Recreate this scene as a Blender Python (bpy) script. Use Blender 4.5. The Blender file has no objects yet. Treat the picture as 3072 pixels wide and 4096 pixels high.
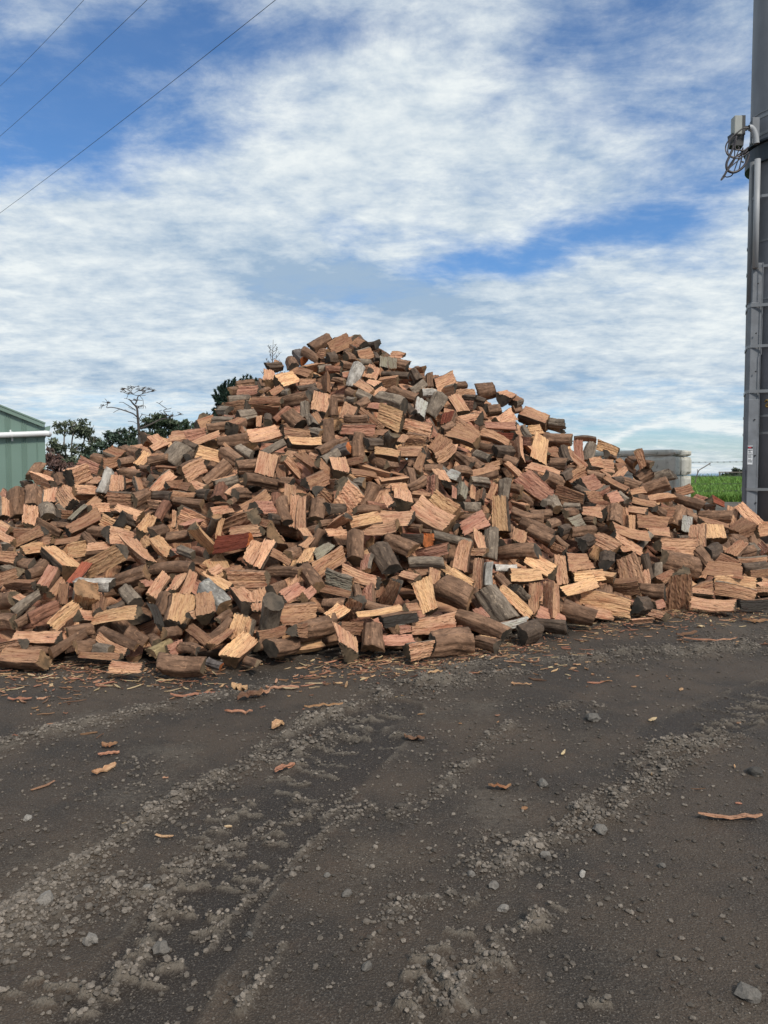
import bpy, math, random
import numpy as np
from mathutils import Vector, Matrix
from mathutils.bvhtree import BVHTree
from math import radians, sin, cos, pi

# ------------------------------------------------------------------ camera
scene = bpy.context.scene
C = scene.collection
F = 3076.0; CX = 1536.0; CY = 2048.0; CAMZ = 1.5
PITCH = math.atan((2048-1897)/F)
cam_d = bpy.data.cameras.new('camera'); cam = bpy.data.objects.new('camera', cam_d); C.objects.link(cam)
cam.location = (0, 0, CAMZ); cam.rotation_euler = (pi/2-PITCH, 0, 0)
cam_d.sensor_fit = 'VERTICAL'; cam_d.sensor_height = 24; cam_d.lens = 24*F/4096
cam_d.clip_start = 0.1; cam_d.clip_end = 60000
scene.camera = cam
scene.render.resolution_x = 768; scene.render.resolution_y = 1024
scene.view_settings.view_transform = 'Standard'; scene.view_settings.look = 'None'
scene.view_settings.gamma = 1; scene.view_settings.exposure = 0.0
SUN_DIR = Vector((0.36, -0.62, 0.70)).normalized()
SUN_STRENGTH = 3.0
sun_d = bpy.data.lights.new('sun', 'SUN'); sun = bpy.data.objects.new('sun', sun_d); C.objects.link(sun)
sun_d.energy = SUN_STRENGTH; sun_d.angle = radians(9); sun_d.color = (1.0, 0.93, 0.84)
sun.rotation_euler = SUN_DIR.to_track_quat('Z', 'Y').to_euler(); sun['kind'] = 'structure'

FWD = np.array([0, cos(PITCH), -sin(PITCH)]); UP = np.array([0, sin(PITCH), cos(PITCH)]); RT = np.array([1., 0, 0])
def ray(px, py):
    """directions through photo pixels, with unit forward component"""
    px = np.asarray(px, float); py = np.asarray(py, float)
    return FWD + ((px-CX)/F)[..., None]*RT - ((py-CY)/F)[..., None]*UP
def P(px, py, Y):
    """world point at ground distance Y seen at a photo pixel"""
    d = ray(px, py); t = Y/d[1]
    return Vector((d[0]*t, Y, CAMZ+d[2]*t))
def G(px, py, z=0.0):
    d = ray(px, py); t = (z-CAMZ)/d[2]
    return (d[0]*t, d[1]*t)

# ------------------------------------------------------------------ world
def nd(nt, typ, loc=None, **kw):
    n = nt.nodes.new(typ)
    for k, v in kw.items():
        if k.startswith('i_'):
            key = k[2:]
            n.inputs[int(key) if key.isdigit() else key].default_value = v
        else: setattr(n, k, v)
    return n
def math_n(nt, op, a, b=None, c=None, clamp=False):
    n = nt.nodes.new('ShaderNodeMath'); n.operation = op; n.use_clamp = clamp
    for i, v in enumerate((a, b, c)):
        if v is None: continue
        if isinstance(v, (int, float)): n.inputs[i].default_value = v
        else: nt.links.new(v, n.inputs[i])
    return n.outputs[0]
def maprange(nt, v, a, b, c=0.0, d=1.0, smooth=False):
    n = nt.nodes.new('ShaderNodeMapRange'); n.clamp = True
    if smooth: n.interpolation_type = 'SMOOTHSTEP'
    nt.links.new(v, n.inputs[0])
    for i, x in zip((1, 2, 3, 4), (a, b, c, d)): n.inputs[i].default_value = x
    return n.outputs[0]
def mixc(nt, f, a, b, mode='MIX'):
    n = nt.nodes.new('ShaderNodeMix'); n.data_type = 'RGBA'; n.blend_type = mode
    if isinstance(f, (int, float)): n.inputs[0].default_value = f
    else: nt.links.new(f, n.inputs[0])
    for i, v in ((6, a), (7, b)):
        if isinstance(v, tuple): n.inputs[i].default_value = (v+(1,))[:4]
        else: nt.links.new(v, n.inputs[i])
    return n.outputs[2]
def noise(nt, vec, scale, detail=4, rough=0.55, dist=0.0, dims='3D', w=0.0):
    n = nt.nodes.new('ShaderNodeTexNoise'); n.noise_dimensions = dims
    n.inputs['Scale'].default_value = scale; n.inputs['Detail'].default_value = detail
    n.inputs['Roughness'].default_value = rough; n.inputs['Distortion'].default_value = dist
    if vec is not None: nt.links.new(vec, n.inputs['Vector'])
    return n.outputs['Fac']
def vmul(nt, v, s):
    n = nt.nodes.new('ShaderNodeVectorMath'); n.operation = 'MULTIPLY'
    nt.links.new(v, n.inputs[0]); n.inputs[1].default_value = s
    return n.outputs[0]

world = bpy.data.worlds.new('World'); scene.world = world; world.use_nodes = True
nt = world.node_tree; nt.nodes.clear()
out = nt.nodes.new('ShaderNodeOutputWorld')
sky = nt.nodes.new('ShaderNodeTexSky'); sky.sky_type = 'NISHITA'; sky.sun_disc = False
sky.sun_elevation = math.asin(SUN_DIR.z); sky.sun_rotation = math.atan2(SUN_DIR.x, SUN_DIR.y)
sky.air_density = 1.0; sky.dust_density = 0.4; sky.ozone_density = 2.2
bg_sky = nt.nodes.new('ShaderNodeBackground'); bg_sky.inputs['Strength'].default_value = 0.10
tc = nt.nodes.new('ShaderNodeTexCoord')
sp = nt.nodes.new('ShaderNodeSeparateXYZ'); nt.links.new(tc.outputs['Generated'], sp.inputs[0])
X, Y, Z = sp.outputs
hyp = math_n(nt, 'SQRT', math_n(nt, 'ADD', math_n(nt, 'MULTIPLY', X, X), math_n(nt, 'MULTIPLY', Y, Y)))
az = math_n(nt, 'ARCTAN2', X, Y); el = math_n(nt, 'DIVIDE', Z, math_n(nt, 'MAXIMUM', hyp, 0.02))
uv = nt.nodes.new('ShaderNodeCombineXYZ'); nt.links.new(az, uv.inputs[0]); nt.links.new(el, uv.inputs[1])
den = math_n(nt, 'ADD', math_n(nt, 'MAXIMUM', Z, 0.0), 0.16)
pl = nt.nodes.new('ShaderNodeCombineXYZ')
nt.links.new(math_n(nt, 'DIVIDE', X, den), pl.inputs[0]); nt.links.new(math_n(nt, 'DIVIDE', Y, den), pl.inputs[1])
def azel(px, py):
    d = ray(px, py); h = math.hypot(d[0], d[1]); return math.atan2(d[0], d[1]), d[2]/h
# soft warp so the cloud masses get ragged edges
wn = nt.nodes.new('ShaderNodeTexNoise'); wn.inputs['Scale'].default_value = 5.0; wn.inputs['Detail'].default_value = 5
nt.links.new(uv.outputs[0], wn.inputs['Vector'])
wv = nt.nodes.new('ShaderNodeVectorMath'); wv.operation = 'MULTIPLY_ADD'
nt.links.new(wn.outputs['Color'], wv.inputs[0]); wv.inputs[1].default_value = (0.20, 0.13, 0); 
sb = nt.nodes.new('ShaderNodeVectorMath'); sb.operation = 'SUBTRACT'; nt.links.new(uv.outputs[0], sb.inputs[0]); sb.inputs[1].default_value = (0.10, 0.065, 0)
nt.links.new(sb.outputs[0], wv.inputs[2])
def blob(px, py, rx, ry, ang, amp, acc):
    a, e = azel(px, py)
    m = nt.nodes.new('ShaderNodeMapping'); m.vector_type = 'TEXTURE'
    m.inputs['Location'].default_value = (a, e, 0); m.inputs['Rotation'].default_value = (0, 0, radians(ang))
    m.inputs['Scale'].default_value = (rx/F, ry/F, 1); nt.links.new(wv.outputs[0], m.inputs[0])
    ln = nt.nodes.new('ShaderNodeVectorMath'); ln.operation = 'DOT_PRODUCT'
    nt.links.new(m.outputs[0], ln.inputs[0]); nt.links.new(m.outputs[0], ln.inputs[1])
    g = math_n(nt, 'MULTIPLY', math_n(nt, 'POWER', 2.718, math_n(nt, 'MULTIPLY', ln.outputs['Value'], -1.0)), amp)
    return g if acc is None else math_n(nt, 'ADD', acc, g)
cov = None
for b in [(250, 250, 620, 330, 20, -.62), (850, 120, 420, 180, 20, -.50), (150, 640, 430, 190, 15, -.50), (850, 540, 380, 120, 15, -.30),
          (1450, 90, 500, 130, 10, -.38), (2050, 250, 420, 150, 25, -.34), (2500, 60, 420, 220, 20, -.50), (2750, 430, 330, 260, 40, -.46), (2850, 830, 260, 150, 20, -.34),
          (2250, 960, 620, 95, 12, -.72), (1850, 1060, 260, 60, 0, -.38), (1370, 1270, 170, 40, 5, -.30), (2800, 1560, 500, 22, 4, -.2),
          (2700, 1770, 600, 75, 3, -.60), (2050, 1610, 200, 40, 0, -.35), (700, 1640, 700, 40, 0, -.10),
          (1500, 430, 520, 300, 20, .34), (2150, 620, 520, 260, -10, .32), (600, 950, 900, 260, 5, .34), (400, 1350, 900, 260, 0, .34),
          (2500, 1250, 900, 200, 0, .40), (2300, 1450, 800, 120, 0, .30), (2650, 1735, 420, 22, 6, .75), (150, 60, 160, 60, 30, .25)]:
    cov = blob(*b, cov)
n_big = noise(nt, vmul(nt, pl.outputs[0], (1.0, 1.0, 1)), 1.1, 9, 0.64, 0.3)
mp = nt.nodes.new('ShaderNodeMapping'); mp.inputs['Rotation'].default_value = (0, 0, radians(32)); mp.inputs['Scale'].default_value = (2.2, 3.6, 1)
nt.links.new(pl.outputs[0], mp.inputs[0])
n_str = noise(nt, mp.outputs[0], 1.3, 9, 0.68, 0.5)
mp2 = nt.nodes.new('ShaderNodeMapping'); mp2.inputs['Scale'].default_value = (5.2, 6.2, 1); nt.links.new(pl.outputs[0], mp2.inputs[0])
n_rip = noise(nt, mp2.outputs[0], 1.25, 9, 0.64, 0.15)
mp3 = nt.nodes.new('ShaderNodeMapping'); mp3.inputs['Scale'].default_value = (3.0, 17.0, 1); nt.links.new(uv.outputs[0], mp3.inputs[0])
n_low0 = noise(nt, mp3.outputs[0], 1.5, 6, 0.6, 0.5)
n_low = math_n(nt, 'MULTIPLY_ADD', math_n(nt, 'SUBTRACT', n_low0, 0.5), maprange(nt, el, 0.28, 0.08), 0.5)
s = math_n(nt, 'MULTIPLY_ADD', math_n(nt, 'SUBTRACT', n_big, 0.5), 1.5, cov)
s = math_n(nt, 'MULTIPLY_ADD', math_n(nt, 'SUBTRACT', n_str, 0.5), 1.5, s)
s = math_n(nt, 'MULTIPLY_ADD', math_n(nt, 'SUBTRACT', n_rip, 0.5), 0.75, s)
s = math_n(nt, 'MULTIPLY_ADD', math_n(nt, 'SUBTRACT', n_low, 0.5), 0.6, s)
mask = maprange(nt, s, -0.90, 0.34, 0.04, 1.0, True)
mask = math_n(nt, 'MULTIPLY', mask, 0.97)
# brightness within the cloud sheet
shade = None
for b in [(1450, 1180, 600, 120, -8, -.95), (500, 1500, 900, 60, 0, -.45), (2300, 1530, 700, 55, 0, -.30), (900, 1230, 500, 60, 5, -.10),
          (1650, 350, 500, 260, 20, .10), (2150, 900, 330, 90, 0, .20), (2750, 1150, 500, 110, 10, .12), (600, 1400, 700, 40, 0, .12), (2650, 1735, 420, 30, 6, .35),
          (450, 1590, 600, 45, 0, .30), (2150, 1790, 700, 60, 0, .25)]:
    shade = blob(*b, shade)
sh = math_n(nt, 'MULTIPLY_ADD', math_n(nt, 'SUBTRACT', n_rip, 0.5), 1.7, shade)
sh = math_n(nt, 'MULTIPLY_ADD', math_n(nt, 'SUBTRACT', n_big, 0.5), 1.0, sh)
n_fin = noise(nt, mp2.outputs[0], 4.5, 8, 0.66, 0.2)
sh = math_n(nt, 'MULTIPLY_ADD', math_n(nt, 'SUBTRACT', n_fin, 0.5), 0.5, sh)
s = math_n(nt, 'MULTIPLY_ADD', math_n(nt, 'SUBTRACT', n_fin, 0.5), 0.2, s)
mask = math_n(nt, 'MULTIPLY', maprange(nt, s, -0.90, 0.34, 0.04, 1.0, True), 0.97)
sh = math_n(nt, 'MULTIPLY_ADD', math_n(nt, 'SUBTRACT', n_low, 0.5), 1.1, sh)
shf = maprange(nt, sh, -0.55, 0.36)
ccol = mixc(nt, shf, (0.36, 0.49, 0.64), (0.88, 0.93, 0.93))
bg_cl = nt.nodes.new('ShaderNodeBackground'); nt.links.new(ccol, bg_cl.inputs[0]); bg_cl.inputs['Strength'].default_value = 1.0
lowc = maprange(nt, el, 0.0, 0.30)
skc = mixc(nt, lowc, mixc(nt, 1.0, sky.outputs[0], (0.78, 0.93, 1.12), 'MULTIPLY'), mixc(nt, 1.0, sky.outputs[0], (0.64, 1.02, 1.38), 'MULTIPLY'))
nt.links.new(skc, bg_sky.inputs[0])
mxs = nt.nodes.new('ShaderNodeMixShader'); nt.links.new(mask, mxs.inputs[0])
nt.links.new(bg_sky.outputs[0], mxs.inputs[1]); nt.links.new(bg_cl.outputs[0], mxs.inputs[2]); nt.links.new(mxs.outputs[0], out.inputs[0])

# ------------------------------------------------------------------ helpers
rng = np.random.default_rng(7)
def mesh_obj(name, verts, polys, mats, mat_idx=None, smooth=None, base=None, gc=None, parent=None, fattr=None):
    """polys: list of int arrays (k x n) with fixed corner counts"""
    verts = np.asarray(verts, np.float32)
    me = bpy.data.meshes.new(name)
    me.vertices.add(len(verts)); me.vertices.foreach_set('co', verts.ravel())
    tot = np.concatenate([np.full(len(p), p.shape[1], np.int32) for p in polys]); li = np.concatenate([p.ravel() for p in polys]).astype(np.int32)
    me.loops.add(len(li)); me.loops.foreach_set('vertex_index', li)
    me.polygons.add(len(tot)); st = np.concatenate([[0], np.cumsum(tot)[:-1]]).astype(np.int32)
    me.polygons.foreach_set('loop_start', st); me.polygons.foreach_set('loop_total', tot)
    for m in (mats if isinstance(mats, (list, tuple)) else [mats]): me.materials.append(m)
    if mat_idx is not None: me.polygons.foreach_set('material_index', np.asarray(mat_idx, np.int32))
    me.update(calc_edges=True)
    me.polygons.foreach_set('use_smooth', np.zeros(len(tot), bool) if smooth is None else (np.full(len(tot), smooth) if isinstance(smooth, bool) else smooth))
    if base is not None:
        a = me.attributes.new('base', 'FLOAT_COLOR', 'FACE' if len(base) == len(tot) else 'POINT'); b4 = np.ones((len(base), 4), np.float32); b4[:, :3] = base
        a.data.foreach_set('color', b4.ravel())
    if gc is not None:
        a = me.attributes.new('gc', 'FLOAT_VECTOR', 'POINT'); a.data.foreach_set('vector', np.asarray(gc, np.float32).ravel())
    if fattr is not None:
        for k, v in fattr.items():
            a = me.attributes.new(k, 'FLOAT', 'POINT'); a.data.foreach_set('value', np.asarray(v, np.float32))
    o = bpy.data.objects.new(name, me); C.objects.link(o)
    if parent is not None: o.parent = parent
    return o
class MB:
    def __init__(s): s.v = []; s.q = []; s.t = []; s.n = 0; s.qm = []; s.tm = []
    def add(s, v, q=None, t=None, m=0):
        v = np.asarray(v, float).reshape(-1, 3)
        if q is not None and len(q): s.q.append(np.asarray(q)+s.n); s.qm.append(np.full(len(q), m))
        if t is not None and len(t): s.t.append(np.asarray(t)+s.n); s.tm.append(np.full(len(t), m))
        s.v.append(v); s.n += len(v)
    def box(s, c, d, rot=None, m=0, jit=0):
        d = np.asarray(d, float)/2
        v = np.array([[x, y, z] for x in (-1, 1) for y in (-1, 1) for z in (-1, 1)], float)*d
        if jit: v = v+rng.normal(0, jit, v.shape)
        if rot is not None: v = v @ np.array(Matrix.Rotation(rot, 3, 'Z') if isinstance(rot, (int, float)) else rot).T
        s.add(v+np.asarray(c, float), [[0, 1, 3, 2], [4, 6, 7, 5], [0, 4, 5, 1], [2, 3, 7, 6], [0, 2, 6, 4], [1, 5, 7, 3]], m=m)
    def tube(s, pts, r, n=8, cap=True, m=0, closed=False):
        pts = [Vector(p) for p in pts]; k = len(pts)
        if isinstance(r, (int, float)): r = [r]*k
        rings = []; up = None
        for i, p in enumerate(pts):
            if closed: t = pts[(i+1) % k]-pts[i-1]
            else: t = (pts[min(i+1, k-1)]-pts[max(i-1, 0)])
            t.normalize()
            if up is None: up = t.orthogonal().normalized()
            up = (up-t*up.dot(t)).normalized(); b = t.cross(up)
            rings.append([p+(up*cos(2*pi*j/n)+b*sin(2*pi*j/n))*r[i] for j in range(n)])
        v = np.array([list(q) for rg in rings for q in rg]); q = []
        for i in range(k if closed else k-1):
            for j in range(n):
                a = i*n+j; b_ = i*n+(j+1) % n; c_ = ((i+1) % k)*n
                q.append([a, b_, c_+(j+1) % n, c_+j])
        t3 = []
        if cap and not closed:
            v = np.vstack([v, [list(pts[0])], [list(pts[-1])]]); a = k*n
            for j in range(n): t3.append([a, (j+1) % n, j]); t3.append([a+1, (k-1)*n+j, (k-1)*n+(j+1) % n])
        s.add(v, q, t3, m=m)
    def build(s, name, mats, parent=None, smooth=None):
        polys = []; mi = []
        if s.q: polys.append(np.vstack(s.q)); mi.append(np.concatenate(s.qm))
        if s.t: polys.append(np.vstack(s.t)); mi.append(np.concatenate(s.tm))
        return mesh_obj(name, np.vstack(s.v), polys, mats, np.concatenate(mi), smooth, parent=parent)
def empty(name, loc=(0, 0, 0)):
    o = bpy.data.objects.new(name, None); C.objects.link(o); o.location = loc; o.empty_display_size = 0.2
    return o
def tag(o, label=None, cat=None, group=None, kind=None):
    if label: o['label'] = label
    if cat: o['category'] = cat
    if group: o['group'] = group
    if kind: o['kind'] = kind
    return o
def hang(child, root):
    """parent keeping world place (root is unrotated)"""
    child.parent = root; child.matrix_parent_inverse = Matrix.Translation(-root.location)
    return child
def new_mat(name, rough=0.8, spec=0.3):
    m = bpy.data.materials.new(name); m.use_nodes = True; nt = m.node_tree
    b = nt.nodes['Principled BSDF']; b.inputs['Roughness'].default_value = rough; b.inputs['Specular IOR Level'].default_value = spec
    return m, nt, b
def bump(nt, b, h, strength, dist, prev=None):
    n = nt.nodes.new('ShaderNodeBump'); n.inputs['Strength'].default_value = strength; n.inputs['Distance'].default_value = dist
    nt.links.new(h, n.inputs['Height'])
    if prev is not None: nt.links.new(prev, n.inputs['Normal'])
    nt.links.new(n.outputs[0], b.inputs['Normal']); return n.outputs[0]
def attr(nt, name, vec=False):
    n = nt.nodes.new('ShaderNodeAttribute'); n.attribute_name = name
    return n.outputs['Vector'] if vec else n.outputs['Color']
def attrf(nt, name):
    n = nt.nodes.new('ShaderNodeAttribute'); n.attribute_name = name; return n.outputs['Fac']
def simple_mat(name, col, rough=0.6, spec=0.4, var=0.25, scale=3.0, bmp=0.0, metal=0.0, stretch=(1, 1, 1), gen=False):
    m, nt, b = new_mat(name, rough, spec); b.inputs['Metallic'].default_value = metal
    t = nt.nodes.new('ShaderNodeTexCoord'); v = vmul(nt, t.outputs['Object'], stretch)
    n1 = noise(nt, v, scale, 6, 0.6)
    f = maprange(nt, n1, 0.3, 0.7)
    lo = tuple(c*(1-var) for c in col); hi = tuple(min(1, c*(1+var)) for c in col)
    nt.links.new(mixc(nt, f, lo, hi), b.inputs['Base Color'])
    if bmp: bump(nt, b, noise(nt, v, scale*12, 5, 0.6), 0.5, bmp)
    return m
# 2-D value noise for terrain
_lat = np.random.default_rng(3).random((256, 256))
def vn(x, y):
    xi = np.floor(x).astype(int); yi = np.floor(y).astype(int); fx = x-xi; fy = y-yi
    fx = fx*fx*(3-2*fx); fy = fy*fy*(3-2*fy)
    a = _lat[xi & 255, yi & 255]; b = _lat[(xi+1) & 255, yi & 255]; c = _lat[xi & 255, (yi+1) & 255]; d = _lat[(xi+1) & 255, (yi+1) & 255]
    return (a*(1-fx)+b*fx)*(1-fy)+(c*(1-fx)+d*fx)*fy
def fbm(x, y, o=4, g=0.5):
    s = 0; a = 1; t = 0
    for i in range(o): s = s+a*vn(x*2**i+17.3*i, y*2**i+5.1*i); t += a; a *= g
    return s/t

# ------------------------------------------------------------------ ground
RIDGES = [  # photo polyline on the ground, half width (m), height (m), crumbliness
    ([(-150, 3800), (120, 3590), (400, 3395), (640, 3240), (850, 3130), (1100, 3020), (1330, 2930)], .075, .034, 1.0),
    ([(-60, 3760), (250, 3640), (480, 3560)], .16, .022, 1.0),
    ([(330, 4060), (560, 3860), (640, 3640), (760, 3480), (880, 3380)], .035, .018, .8),
    ([(700, 3500), (830, 3420), (1080, 3300), (1240, 3250), (1420, 3180)], .045, .020, .7),
    ([(950, 4060), (1080, 3880), (1130, 3800)], .035, .020, .7),
    ([(840, 3790), (900, 3700), (1010, 3600), (1190, 3450), (1330, 3330), (1500, 3240)], .03, .016, .6),
    ([(1480, 3800), (1560, 3650), (1680, 3590), (1740, 3620)], .05, .026, .8),
    ([(1290, 3290), (1480, 3230), (1560, 3240)], .05, .020, .9),
    ([(1560, 3270), (1700, 3210), (1870, 3070), (1960, 2960), (2060, 2900)], .06, .026, .5),
    ([(2160, 2880), (2260, 2830), (2400, 2840)], .06, .03, 1.0),
    ([(1950, 3480), (2180, 3360), (2380, 3250), (2600, 3110), (2760, 3010), (2900, 2960)], .12, .028, 1.0),
    ([(2500, 3080), (2640, 3000), (2760, 2950)], .07, .03, .4),
    ([(-100, 3010), (200, 2930), (500, 2860), (800, 2800), (1100, 2740)], .14, .028, .9),
    ([(1250, 2880), (1500, 2800), (1800, 2730), (2050, 2690)], .16, .04, .9),
    ([(1500, 2760), (1700, 2720), (1950, 2650)], .18, .045, .9),
    ([(2300, 2640), (2600, 2610), (2900, 2600), (3100, 2580)], .25, .045, .8),
    ([(1050, 3000), (1240, 2890), (1400, 2850)], .08, .02, .7),
    ([(2080, 3760), (2150, 3700), (2190, 3680)], .03, .018, .8),
    ([(1780, 4060), (1850, 3960), (1900, 3910)], .03, .02, .8),
    ([(1920, 3800), (1990, 3860), (2040, 3880)], .022, .016, .8),
    ([(1740, 3900), (1830, 4010), (1890, 4050)], .022, .018, .8),
]
rlug = random.Random(8)
for ox, oy, lst in ((0, 3200, [(1050, 15), (1000, 48), (960, 85), (945, 132), (860, 165), (800, 258), (1190, 190), (1240, 100), (1110, 290), (1070, 340), (745, 305), (690, 355), (1000, 220), (1010, 385), (640, 410), (840, 375), (935, 515), (755, 487), (690, 550), (870, 578), (640, 620), (745, 715), (590, 680), (430, 850), (360, 930), (265, 815), (160, 790), (180, 895), (670, 790), (540, 770), (50, 850), (1080, 60), (1330, 10), (1300, 90), (890, 200), (950, 265), (1160, 150), (1030, 180)]),
                    (1536, 3200, [(640, 550), (600, 570), (410, 740), (230, 655), (170, 715), (320, 590), (100, 920), (120, 790), (60, 480), (940, 890), (750, 465)]),
                    (0, 0, [(a*1.08, b*1.08) for a, b in [(1150, 3180), (1195, 3140), (1120, 3120), (1235, 3085), (1170, 3060), (1225, 3020), (1275, 2985), (1420, 2945), (1445, 2905), (1400, 2875), (1490, 2880), (1565, 2860), (1330, 3060), (1380, 3010), (1300, 3110), (1560, 2990), (1600, 2940), (2950, 2830), (2985, 2860), (2930, 2885), (3005, 2900), (2890, 2905), (2860, 2935), (3045, 2870), (3050, 2830), (2990, 2805), (2820, 2950), (3060, 2790)]])):
    for a_, b_ in lst:
        cx_, cy_ = ox+a_/1.08, oy+b_/1.08; hl_ = rlug.uniform(34, 62); sl = rlug.uniform(-.05, .22)
        RIDGES.append(([(cx_-hl_, cy_-sl*hl_), (cx_, cy_+rlug.uniform(-5, 5)), (cx_+hl_, cy_+sl*hl_)],   .0120, .025, .5))
for p_ in ([(490, 600), (500, 660), (545, 735)], [(350, 700), (400, 745), (450, 775)], [(240, 740), (300, 790), (370, 860)], [(165, 830), (205, 870), (245, 905)], [(80, 905), (130, 955)], [(250, 395), (300, 425), (365, 450)], [(0, 500), (90, 460), (190, 440)], [(580, 580), (640, 550), (700, 515)]):
    RIDGES.append(([(1536+a_/1.08, 3200+b_/1.08) for a_, b_ in p_], .028, .022, .8))
RIDGES = [(a_, (w_*.62 if 2 <= i_ <= 20 and w_ < .06 else w_), h_, (c_*.45 if 2 <= i_ <= 20 and w_ < .06 else c_)) for i_, (a_, w_, h_, c_) in enumerate(RIDGES)]
RW = [(np.array([G(*p) for p in pl_]), w, h, c) for pl_, w, h, c in RIDGES]
def seg_dist(x, y, pl_):
    mn = pl_.min(0)-.6; mxx = pl_.max(0)+.6; sel_ = (x > mn[0]) & (x < mxx[0]) & (y > mn[1]) & (y < mxx[1]); full = np.full(x.shape, 9.0)
    if not sel_.any(): return full
    x = x[sel_]; y = y[sel_]; d = np.full(x.shape, 9.0)
    for (ax, ay), (bx, by) in zip(pl_[:-1], pl_[1:]):
        ex, ey = bx-ax, by-ay; L2 = ex*ex+ey*ey
        t = np.clip(((x-ax)*ex+(y-ay)*ey)/L2, 0, 1)
        d = np.minimum(d, np.hypot(x-ax-t*ex, y-ay-t*ey))
    full[sel_] = d; return full
TRACKS = [  # tyre prints: photo centre line, half width m, lug spacing m, lug tilt
    ([(480, 4096), (820, 3640), (1040, 3380), (1290, 3130), (1480, 2960)], .21, .125, .25),
    ([(2700, 2950), (2960, 2830), (3200, 2750)], .24, .13, .25),
    ([(1180, 3010), (1420, 2900), (1580, 2830)], .2, .13, .3),
]
TW = [(np.array([G(*p) for p in pl_]), w, s_, t_) for pl_, w, s_, t_ in TRACKS]
def track_coords(x, y, pl_):
    best = np.full(x.shape, 9.0); al = np.zeros(x.shape); la = np.zeros(x.shape); acc = 0
    for (ax, ay), (bx, by) in zip(pl_[:-1], pl_[1:]):
        ex, ey = bx-ax, by-ay; L = math.hypot(ex, ey)
        t = np.clip(((x-ax)*ex+(y-ay)*ey)/L/L, 0, 1); d = np.hypot(x-ax-t*ex, y-ay-t*ey)
        side = ((x-ax)*ey-(y-ay)*ex)/L
        m = d < best; best = np.where(m, d, best); al = np.where(m, acc+t*L, al); la = np.where(m, side, la); acc += L
    return best, al, la
def ground_fn(x, y):
    """height, dryness, crumble density"""
    x = np.asarray(x, float); y = np.asarray(y, float)
    shp = x.shape; x = x.ravel(); y = y.ravel()
    wx = x+.018*(fbm(x*9, y*9, 3)-.5)*2; wy = y+.018*(fbm(x*9+40, y*9, 3)-.5)*2
    far = np.clip((y-9)/3, 0, 1)
    z = .05*(fbm(x*.8, y*.8, 3)-.5)+.018*(fbm(x*3.1, y*3.1, 3)-.5)
    fine = fbm(x*14, y*14, 4, .6)-.5; gr = fbm(x*46, y*46, 2)-.5
    dry = np.clip((fbm(x*1.7+9, y*1.7, 4)-.55)*1.4, 0, .4); cr = np.clip((fbm(x*2.3, y*2.3+31, 3)-.5)*2.2, 0, .6)*.35
    pres = np.zeros(x.shape)
    for pl_, w, s_, t_ in TW:
        d, al, la = track_coords(wx, wy, pl_)
        inn = np.clip((w-d)/.05, 0, 1)
        herr = np.abs(la)*t_*1.0+al
        lug = np.sin(2*pi*herr/s_+2.0*(fbm(x*2.5, y*2.5, 2)-.5)); keep = np.clip((fbm(al*6+3, la*9+7, 2)-.42)*6, 0, 1)
        lg = np.clip((lug-.45)/.55, 0, 1)*keep*inn*(.5 if s_ == .13 else .0)
        z = z+inn*(-.010)+lg*.020*(.6+1.2*(fine+.5)); dry = dry*(1-.6*inn)+lg*.75; cr = cr*(1-.9*inn)+lg*.35
        pres = np.maximum(pres, inn); z = z+.010*np.exp(-((d-w)/.02)**2)*np.clip(3*vn(x*6, y*6)-1, 0, 1.4); dry = dry+.35*np.exp(-((d-w)/.018)**2)*np.clip(3*vn(x*6, y*6)-1, 0, 1)
    pres2 = np.zeros(x.shape); nz7 = np.clip(2.6*(fbm(x*7+3, y*7, 4, .65)-.30), 0, 1.3); nz25 = fbm(x*25, y*25, 2)
    for pl_, w, h, c in RW:
        d = seg_dist(wx, wy, pl_)
        if d.min() > 8: continue
        g = np.exp(-(d/(w*.8))**2)*(nz7 if w > .027 else .5+.7*nz7)
        if w < .0155: dry = dry+1.0*g; pres2 = np.maximum(pres2, g)
        z = z+h*g*(1+1.6*c*fine); dry = dry+.7*g*(.5+fine*2+.5*nz25); cr = cr+g*c
    rough = np.clip(cr, 0, 1)
    near_pile = np.clip(1-np.abs(y-6.6-.25*np.clip(x, 0, 9))/1.6, 0, 1)
    rough = np.clip(rough+1.0*near_pile*fbm(x*3, y*3+4, 2)**1.5, 0, 1)
    z = z+(.007+.032*rough)*fine+(.003+.011*rough)*gr
    z = z*(1-far); ground_fn.last = np.clip(pres-pres2-.6*np.clip(cr, 0, 1), 0, 1).reshape(shp)
    return z.reshape(shp), np.clip(dry, 0, 1).reshape(shp), rough.reshape(shp)
def gz(x, y): return float(ground_fn(np.array([x]), np.array([y]))[0][0])
def grow(a0, a1, s0, g, lim):
    v = [a0]; s = s0
    while v[-1] < a1: v.append(v[-1]+s); s = min(s*g, lim)
    return np.array(v)
ys = np.concatenate([-np.array([60, 30, 15, 8, 4, 2, 1, .4])+0.9, grow(1.3, 9.8, .0075, 1.004, .03), np.array([10.3, 11, 12, 14, 16, 19, 24, 30, 40, 60])])
xp = grow(0, 5.2, .0085, 1.0045, .03); xo = np.array([5.6, 6.2, 7, 8, 10, 13, 18, 25, 40, 70])
xs = np.concatenate([-xo[::-1], -xp[:0:-1], xp, xo])
XX, YY = np.meshgrid(xs, ys); ZZ, DR, CR = ground_fn(XX, YY); PRS = ground_fn.last
nx, ny = len(xs), len(ys)
idx = np.arange(nx*ny).reshape(ny, nx)
q = np.stack([idx[:-1, :-1], idx[:-1, 1:], idx[1:, 1:], idx[1:, :-1]], -1).reshape(-1, 4)
mg, nt, b = new_mat('damp_gravel_soil', 0.78, 0.30)
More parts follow.
